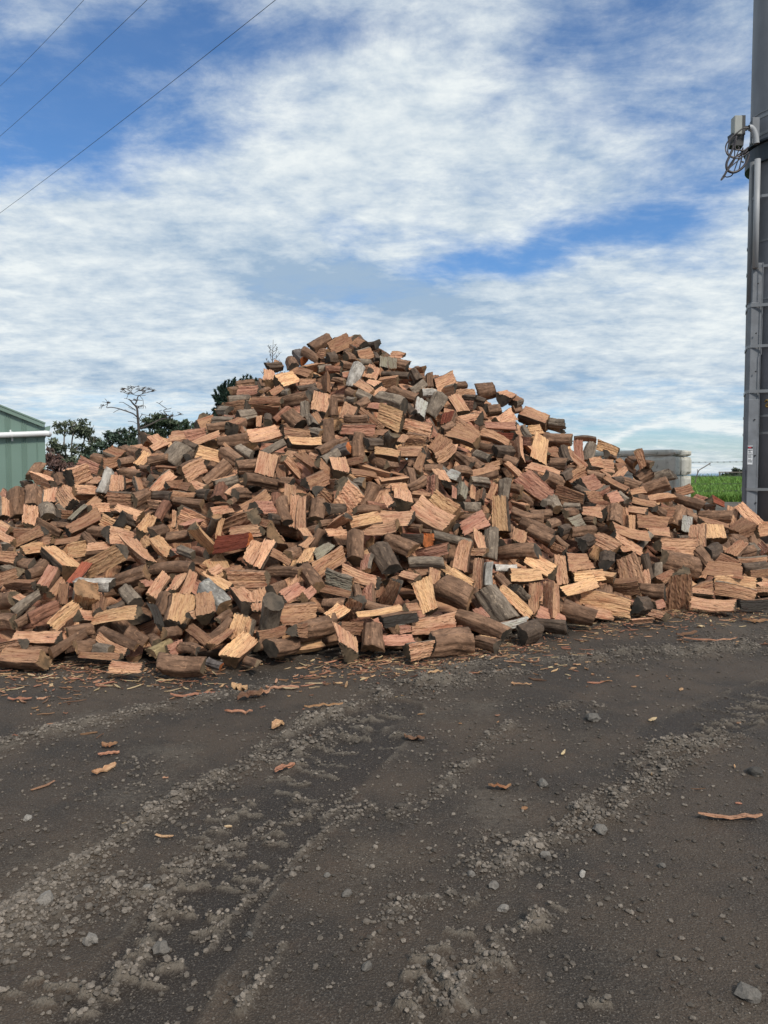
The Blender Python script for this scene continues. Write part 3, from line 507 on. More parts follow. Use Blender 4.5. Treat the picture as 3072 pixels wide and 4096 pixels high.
ANN = """-22 2330 80 2290 51 so2;112 2304 181 2261 51 rd1;174 2355 221 2275 43 sp1;206 2377 250 2319 33 so1;289 2337 354 2254 40 sR1;307 2337 445 2340 61 bW2;459 2337 586 2293 72 bd2;499 2362 542 2413 54 rg2;-7 2409 61 2398 69 rd2;54 2456 159 2373 47 bg1;36 2373 101 2409 43 sn0;-14 2485 63 2485 69 bd0;119 2474 231 2420 58 bo1;206 2507 315 2413 54 sy1;349 2358 336 2445 83 sy1;398 2395 394 2449 40 sd0;311 2471 391 2474 47 sn1;369 2481 542 2449 61 sy2;253 2344 250 2420 36 sd0;54 2554 235 2554 58 sn2;203 2615 347 2528 43 rd1;278 2528 365 2514 51 bd0;-14 2608 94 2579 58 sn2;16 2648 181 2633 58 so2;112 2601 203 2597 33 bd0;300 2590 376 2586 76 bd1;376 2590 448 2604 58 bg0;394 2550 506 2612 33 so2;398 2521 546 2586 47 bd2;318 2637 481 2615 29 sd2;506 2521 593 2568 72 bd0;445 2666 575 2677 47 sn0;434 2445 503 2413 40 bk1;18 2340 130 2340 43 wd2;18 2279 65 2272 36 bg0;65 2500 145 2445 43 bd1;568 2340 615 2337 40 sp1;607 2279 766 2268 51 rd2;604 2395 665 2304 47 sn1;690 2369 737 2304 65 sn1;737 2384 774 2290 43 so1;669 2380 640 2460 65 bd0;737 2391 705 2500 90 sy2;813 2391 824 2474 69 so2;813 2351 900 2431 94 bG2;817 2290 915 2355 40 sy2;947 2366 998 2431 69 sn2;1027 2373 1041 2453 72 sn0;925 2322 1070 2319 69 so2;839 2297 886 2272 36 sn1;918 2297 965 2279 54 wd0;1067 2283 1200 2286 47 bd2;1070 2369 1142 2340 69 ed1;1157 2358 1193 2304 25 sn1;1128 2402 1208 2355 47 sp1;1095 2406 1070 2528 83 rg1;607 2424 640 2510 40 sk2;629 2539 734 2532 58 ed1;607 2612 683 2572 54 by1;665 2612 723 2590 47 sp0;719 2586 792 2597 47 bd2;640 2673 813 2662 87 bd2;824 2655 882 2659 36 bQ2;980 2467 951 2557 80 sy0;1009 2557 925 2644 87 sy2;752 2510 831 2575 54 wd2;824 2565 925 2474 40 bd1;850 2586 925 2528 40 sd1;983 2651 1034 2641 40 bd2;1085 2597 1193 2575 69 rd1;1034 2547 1142 2521 40 sd1;1164 2525 1200 2521 54 sd1;1114 2467 1255 2453 83 so1;875 2478 918 2453 36 bd0;759 2467 788 2456 33 sn0;1027 2586 1099 2568 54 bd1;600 2547 629 2575 47 bd0;1258 2287 1374 2214 65 so1;1218 2272 1272 2348 61 rd2;1305 2308 1410 2348 72 sg0;1287 2352 1406 2381 33 sd2;1374 2283 1511 2334 47 sn2;1471 2222 1460 2283 40 sp2;1634 2247 1775 2251 47 bg0;1764 2261 1815 2301 33 sy2;1605 2301 1670 2316 43 sn0;1587 2323 1536 2413 54 so1;1681 2327 1721 2450 76 sy2;1667 2298 1714 2290 40 wd0;1732 2345 1739 2287 47 so0;1757 2345 1880 2403 119 bd2;1478 2345 1475 2431 58 sp2;1424 2345 1431 2403 40 bd0;1431 2395 1384 2482 65 sd1;1460 2417 1562 2439 40 bd0;1431 2464 1605 2435 29 sy0;1529 2489 1670 2468 40 sk0;1623 2435 1674 2431 36 so0;1178 2536 1334 2493 80 rd1;1319 2471 1374 2435 61 sy0;1356 2511 1435 2515 51 sd1;1489 2500 1489 2598 87 bd2;1370 2544 1388 2612 108 sn2;1529 2565 1659 2562 51 sp0;1630 2605 1717 2591 72 sn1;1724 2583 1887 2580 116 bd1;1641 2511 1815 2493 72 sn1;1594 2518 1641 2515 29 sp0;1287 2413 1377 2413 40 bd0;1211 2395 1247 2363 36 sp0;1724 2137 1883 2177 40 rg1;1861 2170 1836 2286 54 sn0;1901 2144 1916 2202 58 sn0;1887 2210 1945 2210 33 sn0;1966 2116 1959 2235 61 bg2;1919 2235 1908 2351 36 sn0;1952 2249 1945 2343 40 bG0;1974 2275 2068 2271 40 bW0;2031 2304 2144 2307 54 sy1;1995 2213 2147 2202 61 rd2;2107 2238 2212 2300 72 sy2;2075 2130 2068 2181 58 so0;2115 2119 2209 2163 47 rd2;2205 2188 2256 2210 43 wd2;2364 2163 2321 2184 65 ek2;2259 2257 2361 2253 76 so0;2230 2224 2248 2343 43 sn0;2292 2307 2415 2300 40 sy0;2252 2376 2379 2333 51 sy1;1800 2286 1890 2343 40 sy2;1937 2354 2031 2481 108 bg2;2003 2354 2122 2463 43 sy2;2060 2354 2115 2398 54 bg1;2140 2333 2133 2455 40 so0;2201 2333 2201 2474 90 sn0;2252 2437 2379 2474 80 rd2;2133 2488 2267 2517 54 bk2;1811 2455 2024 2539 72 bd2;1908 2557 1995 2593 58 bd2;2147 2513 2082 2557 98 bk2;2003 2510 2107 2484 33 sW0;1908 2437 1945 2474 36 sp0;1988 2304 2031 2347 40 bd0;2333 2395 2513 2427 89 sy0;2461 2038 2457 2103 65 rd2;2493 2034 2505 2115 28 so0;2526 2066 2526 2123 28 so0;2513 2042 2586 2054 45 sn2;2627 2054 2692 2054 49 sd0;2720 2030 2700 2107 65 bd2;2793 2066 2927 2066 53 bd2;2939 2034 2922 2107 41 sn2;2955 2018 3032 2099 45 sn2;2805 2083 2910 2107 41 sd1;2939 2131 2999 2095 73 wd1;3012 2123 3072 2111 53 so1;2550 2091 2663 2099 53 sd0;2449 2119 2582 2156 57 so1;2457 2139 2562 2212 45 sn1;2554 2192 2598 2135 36 bg1;2380 2152 2465 2200 57 sn2;2469 2200 2513 2196 36 so0;2594 2139 2675 2147 41 sn0;2627 2184 2773 2192 65 sn1;2858 2107 2870 2164 73 sy2;2793 2103 2789 2196 61 sn0;2748 2066 2744 2127 41 sW0;2708 2156 2752 2156 32 ek1;2918 2228 2967 2176 45 sd1;2866 2224 2947 2257 36 sd0;2866 2200 2825 2220 57 rk2;2643 2233 2785 2265 93 bd1;2773 2200 2829 2265 73 bd0;2825 2277 2963 2293 69 sd2;2943 2245 3072 2241 28 sn0;2967 2273 3072 2269 45 bk0;2359 2301 2457 2314 53 sy2;2509 2224 2534 2338 89 sn0;2574 2289 2582 2346 45 sn0;2578 2220 2603 2322 36 bk0;2627 2253 2627 2322 45 bg0;2432 2346 2554 2342 69 wd2;2562 2362 2659 2374 65 bd2;2538 2427 2598 2419 77 ek1;2716 2297 2712 2439 89 sd1;2631 2330 2700 2293 45 sd0;2765 2415 2939 2439 57 sn2;2862 2350 3020 2386 53 so2;2854 2326 3020 2342 41 sy0;2769 2362 2850 2338 32 sd0;2947 2423 3072 2419 45 sk0;2991 2297 3072 2289 32 sd0;3024 2342 3072 2338 24 sn0;3024 2366 3072 2366 32 sn0;2959 2212 3024 2200 49 bd0;3003 2180 3028 2212 36 bg0;3048 2184 3072 2212 45 sp0;2615 2423 2651 2415 36 sp0;2765 2366 2846 2374 20 sn0;2424 2220 2424 2273 73 ek2;2522 2488 2611 2471 28 sn0;2611 2455 2659 2467 32 sn0;123 1910 156 1860 54 bd1;166 1889 213 1903 29 sd0;137 1907 213 1939 54 sn2;87 1939 123 1936 36 bk1;69 1961 69 2066 72 bd2;141 1950 141 2030 76 bd2;7 1965 29 1994 29 sp0;14 2004 18 2073 36 sn0;275 1910 351 1885 69 sn1;231 1896 250 1943 40 bd0;322 1845 398 1881 47 sp2;362 1831 445 1842 43 bd0;467 1849 412 1860 36 so0;477 1853 532 1842 40 bd1;553 1863 593 1813 36 sy1;481 1885 557 1903 43 bd0;561 1874 600 1878 33 bd0;441 1885 409 1976 54 bW2;477 1903 474 1972 54 sn0;365 1928 409 1928 43 sn0;297 1968 387 1968 54 sn1;539 1914 564 1972 36 sd0;575 1925 600 1939 40 bd0;434 1994 535 1997 47 sd0;542 2001 590 1976 54 bd0;253 1965 289 2023 54 sn2;203 1976 195 2023 47 sn2;192 2023 195 2066 69 bg2;239 2051 286 2055 40 wd1;304 2070 398 1994 33 so1;282 2080 347 2023 33 sg1;373 2037 427 2033 40 sn0;123 2033 116 2109 54 sn2;156 2084 253 2131 40 so0;203 2098 282 2102 36 bd0;275 2131 405 2062 65 sd1;459 2030 564 2073 43 sn0;459 2073 542 2102 72 ek1;409 2080 521 2135 43 sy0;423 2138 521 2156 65 sn1;568 2131 611 2066 51 sy1;351 2124 427 2127 47 bd0;336 2135 376 2178 36 bd2;0 2102 43 2127 40 sn2;54 2131 134 2131 36 sd0;65 2178 174 2120 51 so2;-11 2138 54 2171 33 sn2;-14 2189 29 2193 47 sn0;22 2203 65 2203 29 bd0;90 2203 177 2193 47 sy1;159 2164 210 2160 33 sn2;224 2171 318 2156 29 sd0;264 2211 344 2196 61 sy1;188 2193 286 2279 80 sy2;354 2203 430 2200 47 sn0;354 2279 495 2203 72 sy2;503 2174 593 2268 69 sn2;579 2156 600 2196 43 sy0;-11 2229 83 2240 40 so0;80 2258 137 2268 58 bd0;25 2229 83 2214 25 so0;593 1849 669 1834 40 bd0;734 1903 817 1860 72 sn1;622 1867 708 1874 18 sd0;607 1965 690 1892 40 sn1;600 1918 633 1918 40 bd1;821 1943 918 1860 65 bd1;860 1943 951 1914 47 so1;951 1871 1041 1867 65 bd0;1077 1831 1059 1914 76 sn2;983 1914 1117 1939 47 rd1;1114 1867 1124 1925 47 sd2;1135 1834 1200 1903 33 sn1;1121 1925 1171 1932 40 bd0;669 1943 727 1943 40 wd1;723 1943 766 1950 33 sd0;763 1936 817 1957 43 sn2;607 1983 680 1983 40 bk2;687 1976 781 1983 25 so0;781 1976 831 1976 40 bk0;889 1947 875 2001 61 bo2;907 1983 958 1947 33 sn1;918 2008 944 1994 29 bd0;940 1979 991 1979 65 bd1;687 2004 813 2019 40 bd0;719 2041 835 2088 47 sn1;600 2015 651 2023 33 sn0;669 2008 629 2080 40 bo2;698 2044 694 2109 18 so0;842 2051 925 2037 36 sn1;969 2037 1074 1979 40 so1;1020 2041 1092 2041 65 sp1;1103 1972 1099 2044 40 bo0;1121 1997 1146 2091 43 rd2;1164 1939 1161 2051 43 sn2;1193 1986 1179 2117 43 sn0;893 2109 1012 2066 61 sd2;868 2066 839 2138 40 bg1;886 2073 868 2160 22 sy0;925 2135 1041 2120 54 sn2;770 2113 860 2207 69 sy1;730 2109 795 2088 51 sp0;1106 2174 1103 2138 108 ed2;868 2185 998 2164 72 sQ2;611 2138 665 2120 54 bd1;665 2153 752 2138 47 bd0;607 2160 680 2236 69 sy0;712 2196 774 2221 40 bg0;774 2203 824 2218 43 bo2;1034 2171 987 2250 54 sn2;1085 2171 1030 2272 51 sn2;1088 2211 1164 2254 36 wd0;1157 2218 1200 2200 58 bd0;1041 2088 1081 2102 29 sd0;1077 2073 1124 2080 47 bk1;694 2214 745 2211 43 sp0;1193 1822 1261 1890 65 sd0;1272 1854 1327 1901 36 so1;1345 1840 1363 1898 76 sn2;1388 1854 1460 1840 40 sd2;1403 1887 1504 1905 29 sd1;1442 1865 1562 1901 40 so2;1525 1861 1605 1865 33 ed1;1688 1822 1667 1890 33 so2;1634 1876 1648 1941 40 bd2;1522 1927 1630 1912 25 sn0;1695 1872 1771 1869 33 bd0;1728 1901 1724 1981 54 sp0;1750 1890 1779 1934 47 sn2;1764 1872 1815 1912 29 sW2;1634 1956 1703 1919 40 bd0;1652 1977 1721 1984 22 so0;1222 1945 1305 1912 61 sd1;1323 1934 1356 1937 40 sd0;1269 1963 1312 2010 51 sn1;1356 1952 1410 2028 108 sn1;1413 1934 1460 1934 47 bg0;1500 1937 1446 2031 54 bd0;1421 2039 1518 2039 40 bd1;1468 2013 1562 2031 22 ro1;1544 1984 1569 2024 33 sn0;1605 1974 1609 2031 69 sn2;1565 1959 1627 1956 40 so0;1269 2003 1261 2082 76 bd2;1308 2031 1374 2031 54 bk1;1211 1988 1207 2118 40 sn0;1305 2122 1388 2068 47 sn2;1280 2097 1334 2093 33 bd0;1218 2125 1269 2118 36 bd2;1392 2100 1515 2082 51 sy1;1518 2075 1648 2082 72 sn2;1435 2125 1591 2111 51 sn2;1308 2136 1384 2133 36 sn0;1659 2035 1793 2118 87 sn2;1732 1995 1822 2060 65 sy2;1634 2111 1681 2115 36 bd0;1424 2136 1424 2245 72 rd2;1515 2183 1569 2277 94 bk2;1547 2154 1652 2201 76 bd2;1620 2158 1714 2162 54 sQ2;1667 2220 1793 2194 43 sp2;1287 2118 1243 2201 33 bd0;1211 2256 1243 2198 47 sy0;1207 2118 1233 2154 40 sn0;1207 2191 1247 2154 29 so0;1261 2223 1327 2183 43 sg0;1681 2125 1724 2129 22 bd0;1807 1743 1912 1776 80 so2;1861 1711 1912 1740 40 sd0;1800 1816 1814 1787 40 sn0;1894 1819 1956 1837 43 bg2;1981 1805 2046 1808 54 bk1;1945 1707 2064 1711 40 sp0;1988 1747 2050 1747 29 sR0;1923 1733 2035 1780 36 so0;1919 1783 1974 1787 33 bd0;2089 1707 2115 1747 29 bg0;2111 1722 2169 1718 40 sy0;2198 1707 2252 1722 43 bg2;2068 1754 2078 1841 43 sn2;2162 1751 2147 1848 65 sy2;2089 1761 2129 1765 33 sp0;2154 1758 2285 1761 54 bd2;2310 1761 2317 1845 36 sp0;2368 1772 2346 1845 47 bg0;2299 1754 2382 1758 22 sd0;2248 1790 2270 1852 40 bk2;2267 1805 2339 1874 33 sn0;2198 1852 2263 1856 47 bd0;2245 1910 2285 1888 51 bk1;2346 1859 2397 1856 40 so0;1822 1816 1887 1863 47 bd2;1880 1845 1927 1874 47 bd0;1923 1881 1995 1859 40 so0;1872 1913 1981 1888 40 so1;1814 1884 1883 1888 43 bd1;1800 1903 1840 1913 47 sW0;2021 1852 2086 1917 33 sn0;2017 1837 2068 1856 40 bd0;2115 1866 2234 1903 47 sn0;2089 1910 2198 1993 72 sp0;2180 1906 2245 1935 61 bd1;2267 1931 2335 1888 65 so0;2321 1946 2379 1931 61 sp1;2303 1953 2350 1978 40 bk0;1880 1924 1952 1931 40 bg1;1847 1946 1843 1997 40 sg0;1887 1950 1887 2000 29 so0;1927 1960 1919 2007 36 sd0;1814 1950 1814 1997 22 sp0;1981 1935 1956 1997 25 so0;2021 1917 2013 2000 47 bg0;1999 1989 2003 2127 58 sy0;2035 1953 2086 1960 40 bd0;2078 1986 2122 2018 47 bd1;2053 2011 2111 2029 33 so2;2050 2058 2169 2080 54 bd0;2122 2058 2201 2058 43 bd1;2205 2000 2230 2036 47 rg2;2176 2011 2201 2011 29 rg1;2227 1968 2335 1997 54 sd2;2252 2025 2321 2025 36 bg0;2234 2058 2328 2051 54 ed1;2078 2087 2209 2152 61 rd2;1847 2022 1916 2025 47 bg1;1789 2018 1840 2065 43 rd2;1836 2065 1916 2065 25 bd0;1843 2123 1945 2076 69 sp0;2191 2105 2230 2091 51 bd1;2277 2098 2324 2083 47 sg0;2285 2127 2379 2120 51 bd1;2245 2123 2281 2109 40 bk1;2332 2047 2400 2054 43 sn0;2342 1989 2400 1986 47 sd1;2339 2018 2368 2022 33 bk0;2335 2083 2375 2083 33 bd0;1800 2105 1829 2109 40 bk2;2223 2148 2270 2185 25 bd0;2390 1779 2473 1808 36 sy2;2411 1815 2462 1833 43 ed1;2364 1855 2451 1869 54 sn0;2469 1844 2538 1891 33 sd0;2448 1924 2498 1873 33 sn1;2462 1869 2502 1866 36 sd0;2516 1837 2545 1855 47 bd0;2549 1801 2571 1869 33 sn1;2574 1851 2607 1858 33 bd2;2545 1924 2603 1884 61 bd0;2487 1924 2556 1945 47 bd0;2451 1924 2495 1920 36 bk0;2581 1931 2694 1895 61 bg2;2574 1967 2675 1931 61 bd2;2697 1974 2762 1960 51 wd1;2520 1971 2581 1960 29 so0;2357 1996 2430 1956 47 sp1;2415 1916 2506 1963 33 sd2;2469 1938 2513 1967 18 sn0;2426 1996 2477 1985 43 sp0;2473 1981 2509 2003 47 bg0;2545 1989 2581 1996 40 bd1;2589 1996 2697 1981 54 so0;2531 2010 2618 2025 33 so0;2701 1992 2806 2025 43 rd0;2784 1989 2817 2003 25 sp0;2842 1996 2892 2018 33 sR1;2809 2028 2856 2025 36 bd0;2350 2050 2415 2061 47 sn2;2618 2036 2647 2057 40 bd1;2350 1895 2411 1909 33 bd0;945 1540 1018 1536 36 bd0;953 1569 1036 1561 40 sp2;920 1565 953 1561 40 bd1;913 1598 996 1594 33 bg1;909 1630 985 1623 47 sd2;877 1641 920 1645 47 bg2;1000 1605 1123 1605 36 sd2;790 1703 855 1681 43 so1;848 1681 931 1681 33 bg0;895 1666 945 1670 11 sp0;830 1713 924 1706 40 rd0;924 1717 967 1695 54 sd1;953 1674 1018 1659 58 bg1;1018 1637 1119 1645 47 sd0;1097 1684 1159 1630 33 ro0;1039 1666 1036 1710 22 so0;1065 1670 1065 1706 47 so0;1148 1652 1202 1703 61 rd0;1220 1608 1224 1674 43 bg0;1133 1608 1235 1583 61 bd2;1235 1659 1256 1703 40 bg0;1292 1587 1271 1656 72 sn2;1256 1652 1282 1695 29 so0;1332 1594 1332 1666 40 bd0;750 1750 822 1731 47 sp0;768 1782 877 1739 36 sn0;873 1764 989 1753 54 bd0;967 1713 981 1731 22 so0;996 1753 1115 1731 83 sn0;1130 1728 1231 1735 47 sn1;1155 1771 1278 1775 43 sy1;1238 1724 1285 1735 47 bg0;1314 1677 1318 1775 61 bd0;1043 1825 1137 1768 43 bg0;949 1793 1010 1829 47 bg2;895 1775 963 1833 14 so0;891 1807 953 1844 58 bd2;783 1811 884 1836 51 sy1;750 1833 768 1818 40 bk0;1144 1815 1184 1822 29 sn0;1242 1825 1274 1833 29 sn0;1274 1807 1350 1768 40 bd1;1285 1844 1350 1807 47 bg1;1405 1627 1380 1681 51 sn0;1427 1627 1470 1606 40 bd0;1474 1627 1539 1634 36 sp0;1441 1638 1535 1714 29 so0;1383 1674 1474 1674 36 bd0;1521 1656 1607 1696 76 sy2;1361 1714 1492 1721 47 sp1;1434 1732 1430 1833 54 rd0;1503 1732 1550 1736 36 sd0;1517 1757 1531 1761 33 bk0;1578 1736 1550 1786 54 bg1;1463 1775 1524 1775 54 bk1;1499 1808 1597 1826 43 sy0;1307 1815 1394 1790 54 bQ2;1300 1794 1390 1757 33 bd0;1593 1808 1691 1808 47 sn2;1597 1775 1625 1747 36 sn0;1625 1757 1705 1768 51 so0;1517 1591 1618 1620 65 rg2;1560 1558 1665 1595 36 rd0;1640 1566 1698 1530 43 bg0;1716 1493 1720 1551 33 bd0;1647 1479 1676 1522 40 bk0;1665 1479 1694 1479 29 sn0;1683 1573 1741 1577 47 bW1;1683 1616 1676 1674 43 sW2;1759 1587 1716 1663 72 bg2;1633 1624 1658 1653 40 bk0;1741 1551 1814 1515 61 sn1;1777 1569 1821 1555 36 sn2;1817 1544 1868 1540 36 bd0;1821 1577 1900 1569 33 sn1;1853 1587 1900 1591 25 bk0;1810 1595 1853 1660 51 sn2;1853 1620 1897 1624 33 sp0;1806 1660 1792 1703 54 sR0;1698 1689 1734 1754 47 sp0;1618 1696 1727 1725 47 sn0;1839 1681 1900 1667 33 sn1;1821 1685 1864 1714 40 sn0;1767 1725 1814 1703 40 bd1;1734 1812 1781 1750 65 sd0;1741 1841 1814 1786 47 sn0;1907 1572 1981 1559 68 bd0;2012 1596 2048 1578 62 sn0;1987 1695 2048 1664 56 sn1;1950 1646 2005 1640 49 bd0;1876 1596 1938 1609 43 bk0;1876 1658 1913 1670 56 sn0;2085 1660 2190 1698 62 sn2;2196 1691 2258 1698 37 bg0;2048 1611 2079 1599 37 sd0;2048 1642 2085 1636 37 bd0;1069 1472 1130 1465 40 bk1;1098 1447 1127 1465 18 sn0;1073 1494 1080 1541 51 sn2;1159 1436 1174 1468 51 bd2;1185 1410 1217 1443 54 bQ2;1210 1400 1275 1439 40 bd2;1246 1396 1318 1353 54 bd1;1340 1360 1358 1356 29 bd0;1318 1400 1402 1363 54 sd1;1423 1367 1449 1385 43 sd0;1463 1385 1510 1378 40 bk2;1452 1381 1470 1389 33 bk0;1290 1436 1358 1432 47 ek1;1275 1414 1308 1418 36 sd0;1369 1428 1423 1436 47 ed1;1380 1403 1398 1410 29 bd0;1409 1400 1427 1407 40 sd0;1427 1428 1485 1410 43 so1;1496 1414 1510 1443 33 bk0;1434 1450 1481 1447 29 bg1;1564 1421 1615 1425 33 sn0;1535 1432 1535 1476 33 sg0;1568 1432 1572 1479 33 sg0;1582 1457 1633 1468 47 bd2;1575 1432 1637 1454 11 bd0;1525 1497 1633 1504 29 bk0;1499 1476 1474 1523 58 sn2;1445 1486 1481 1494 47 sd2;1434 1465 1405 1551 51 rW2;1365 1457 1420 1465 33 bd1;1304 1479 1365 1479 33 bo0;1271 1479 1326 1468 29 bg0;1214 1476 1286 1465 43 so1;1192 1490 1243 1508 40 sd0;1199 1533 1261 1530 33 sn0;1112 1533 1185 1512 61 sy1;1159 1501 1196 1476 22 sd0;1300 1497 1304 1573 47 sd0;1365 1501 1398 1497 22 sp0;1329 1515 1380 1526 25 bd0;1431 1533 1488 1570 36 sn2;1470 1537 1517 1555 33 sn0;1517 1533 1590 1523 36 so2;1496 1591 1539 1555 33 sn0;1384 1566 1423 1580 40 bd0;1423 1573 1485 1602 47 bg0;1040 1602 1112 1602 33 sd0;1080 1580 1123 1555 29 sd0;1130 1573 1159 1573 40 bg0;1040 1523 1051 1551 29 bd0;1047 1566 1076 1551 22 bd0;1239 1551 1275 1573 40 bk0;1387 1602 1423 1606 33 bg0;1322 1602 1380 1602 47 bd0;1192 1555 1264 1541 22 bk0;556 1747 611 1765 56 ed1;611 1747 654 1796 49 sn2;481 1802 512 1796 37 ed1;512 1802 556 1815 49 bd0;432 1809 494 1833 43 sd0;685 1753 821 1735 49 sn2;611 1802 660 1778 37 sn0;673 1858 735 1790 86 rg1;735 1772 790 1796 43 bk0;605 1833 667 1840 37 so0;623 1809 654 1833 37 bd0"""
class Log: pass
def section(kind, W, T, rg):
    """closed outline (y lateral, z outward): list of (y,z,mat) corners -> polyline pieces"""
    a = W/2; t = T/2; j = lambda s=.08: 1+1.5*s*rg.standard_normal()
    def arc(y0, z0, y1, z1, sag, n):
        # bulge from p0 to p1
        out_ = []
        for i in range(1, n):
            u = i/n; bl = sin(pi*u)**.8*sag*(1+.07*rg.standard_normal()); px_, pz_ = y0+(y1-y0)*u, z0+(z1-z0)*u; dx, dz = (y1-y0), (z1-z0); L = math.hypot(dx, dz)
            out_.append((px_-dz/L*bl, pz_+dx/L*bl, 1))
        return out_
    if kind == 'r':
        n = 13; ph = rg.random()*6.28; jr = 1+.045*rg.standard_normal(n)
        return [(a*cos(-2*pi*i/n)*(1+.06*sin(2*pi*i/n*2+ph))*jr[i], a*sin(-2*pi*i/n)*(1+.06*cos(2*pi*i/n*3+ph))*jr[i]*min(1, T/W*1.05), 1) for i in range(n)]
    v = rg.random()
    if kind == 's':
        if v < .30:   # flat face out, bark at the back
            p0 = (-a, t*.55*j(.3)); p1 = (a, t*.55*j(.3))
            pts = [(p0[0], p0[1], 0), (p1[0], p1[1], 1)]; ar = arc(p1[0], p1[1], p0[0], p0[1], T*.85, 9)
            return pts+[(y_, z_, 1) for y_, z_, _ in ar]
        if v < .46:   # squared block, one side bark
            c = [(-a, t*j(.12), 0), (a, t*j(.12), 0), (a*.86*j(), -t*j(), 0), (-a*.8*j(), -t*j(), 1)]
            ar = arc(c[3][0], c[3][1], c[0][0], c[0][1], T*.14, 4); return c+ar
        c = [(-a, t*.75*j(.2), 0), (a, t*.4*j(.2), 1), (a*rg.uniform(-.1, .6), -t, 0)]  # wedge
        ar = arc(c[1][0], c[1][1], c[2][0], c[2][1], T*.22, 5); return c[:2]+ar+[c[2]]
    if kind == 'w':
        s_ = rg.uniform(-.45, .45)*a
        c = [(-a, -t*.5, 0), (s_, t, 0), (a, -t*.4, 1)]; return c+arc(a, -t*.4, -a, -t*.5, T*.35, 7)
    if kind == 'b':
        c0 = (-a, -t*.35*j(.2)); c1 = (a, -t*.35*j(.2)); ar = arc(c0[0], c0[1], c1[0], c1[1], T*.72, 10)
        base_ = [(c0[0], c0[1], 1)]+ar+[(c1[0], c1[1], 0)]
        if v < .5: base_.append((rg.uniform(-.4, .4)*a, -t*1.0, 0))
        return base_
    c0 = (-a, -t*.5); c1 = (a, -t*.5); ar = arc(c0[0], c0[1], c1[0], c1[1], T*.85, 9)
    return [(c0[0], c0[1], 1)]+ar+[(c1[0], c1[1], 0)]
def make_log(L, W, T, kind, col, rg, N=40, M=12, endc=None):
    sec = section(kind, W, T, rg)
    ys_ = np.array([p[0] for p in sec]); zs_ = np.array([p[1] for p in sec]); ms_ = np.array([p[2] for p in sec]); k = len(sec)
    seg = np.hypot(np.roll(ys_, -1)-ys_, np.roll(zs_, -1)-zs_); per = seg.sum()
    cnt = np.maximum(1, np.round(seg/per*N).astype(int)); Y_ = []; Z_ = []; mt = []; s_ = []; acc = 0
    for i in range(k):
        for u in np.arange(cnt[i])/cnt[i]:
            Y_.append(ys_[i]+(ys_[(i+1) % k]-ys_[i])*u); Z_.append(zs_[i]+(zs_[(i+1) % k]-zs_[i])*u); mt.append(ms_[i]); s_.append(acc+u*seg[i])
        acc += seg[i]
    Y_ = np.array(Y_); Z_ = np.array(Z_); mt = np.array(mt); s_ = np.array(s_); n = len(Y_)
    ny_ = np.roll(Z_, 1)-np.roll(Z_, -1); nz_ = np.roll(Y_, -1)-np.roll(Y_, 1); nl = np.hypot(ny_, nz_)+1e-9; ny_ = ny_/nl; nz_ = nz_/nl
    # outward test
    if ((Y_-Y_.mean())*ny_+(Z_-Z_.mean())*nz_).sum() < 0: ny_, nz_ = -ny_, -nz_
    xs_ = np.linspace(-.5, .5, M+1)*L; xg = xs_[:, None]; sg = s_[None, :]
    amp_s = np.clip(W*.045, .002, .0065)*rg.uniform(.7, 1.5)
    d = np.zeros((M+1, n))
    for f_, a_ in ((9, .9), (23, .55), (47, .45), (90, .45)):
        d += a_*np.sin(2*pi*f_*sg*rg.uniform(.8, 1.2)+rg.random()*6.28+rg.uniform(.2, 1.1)*np.sin(xg*rg.uniform(4, 12)+rg.random()*6.28))
    jag = rg.standard_normal((M+1, n))*.6
    isb = (mt == 1) & (np.roll(mt, 1) == 1)
    dsp = np.where(isb[None, :], (.0016+W*.016)*np.sin(xg*rg.uniform(8, 26)+sg*rg.uniform(8, 18)+rg.random()*6)+(.0012+.004*rg.random())*np.sin(sg*rg.uniform(60, 120)+xg*4)+.001*jag, amp_s*(d+jag)*.50)
    tp = 1+rg.uniform(-.15, .15)*np.linspace(-1, 1, M+1)[:, None]+(.045 if kind in 'sw' else .02)*np.cumsum(rg.standard_normal(M+1))[:, None]/3
    yy = (Y_[None]*tp+dsp*ny_[None]); zz = (Z_[None]*tp+dsp*nz_[None])
    tw = rg.normal(0, .13)*(xg/L); yy, zz = yy*np.cos(tw)-zz*np.sin(tw), yy*np.sin(tw)+zz*np.cos(tw)
    b1, b2 = rg.normal(0, .009), rg.normal(0, .009); xn = (xg/(L/2))
    yy = yy+b1*(xn**2-.4)*L/.35; zz = zz+b2*(xn**2-.4)*L/.35
    xx = np.repeat(xg, n, 1); tilt = {}
    for e_, sgn in ((0, -1), (M, 1)):
        ta, tb = sgn*rg.uniform(-.34, .34), sgn*rg.uniform(-.25, .25); tilt[e_] = (ta, tb); xx[e_] += ta*yy[e_]+tb*zz[e_]
        xx[e_] += np.where(isb, 0, rg.standard_normal(n)*.006)
    for e_ in (1, M-1): xx[e_] = xx[e_]*.8+.2*xx[0 if e_ == 1 else M]
    V = np.stack([xx, yy, zz], -1).reshape(-1, 3)
    i_ = np.arange(M)[:, None]*n; j_ = np.arange(n)[None]; jn = (j_+1) % n
    Q = np.stack([i_+j_, i_+jn, i_+n+jn, i_+n+j_], -1).reshape(-1, 4)
    qm = np.tile(mt, M)
    # end caps with an inner ring
    cv = []; ct = []; cq = []; nb = len(V)
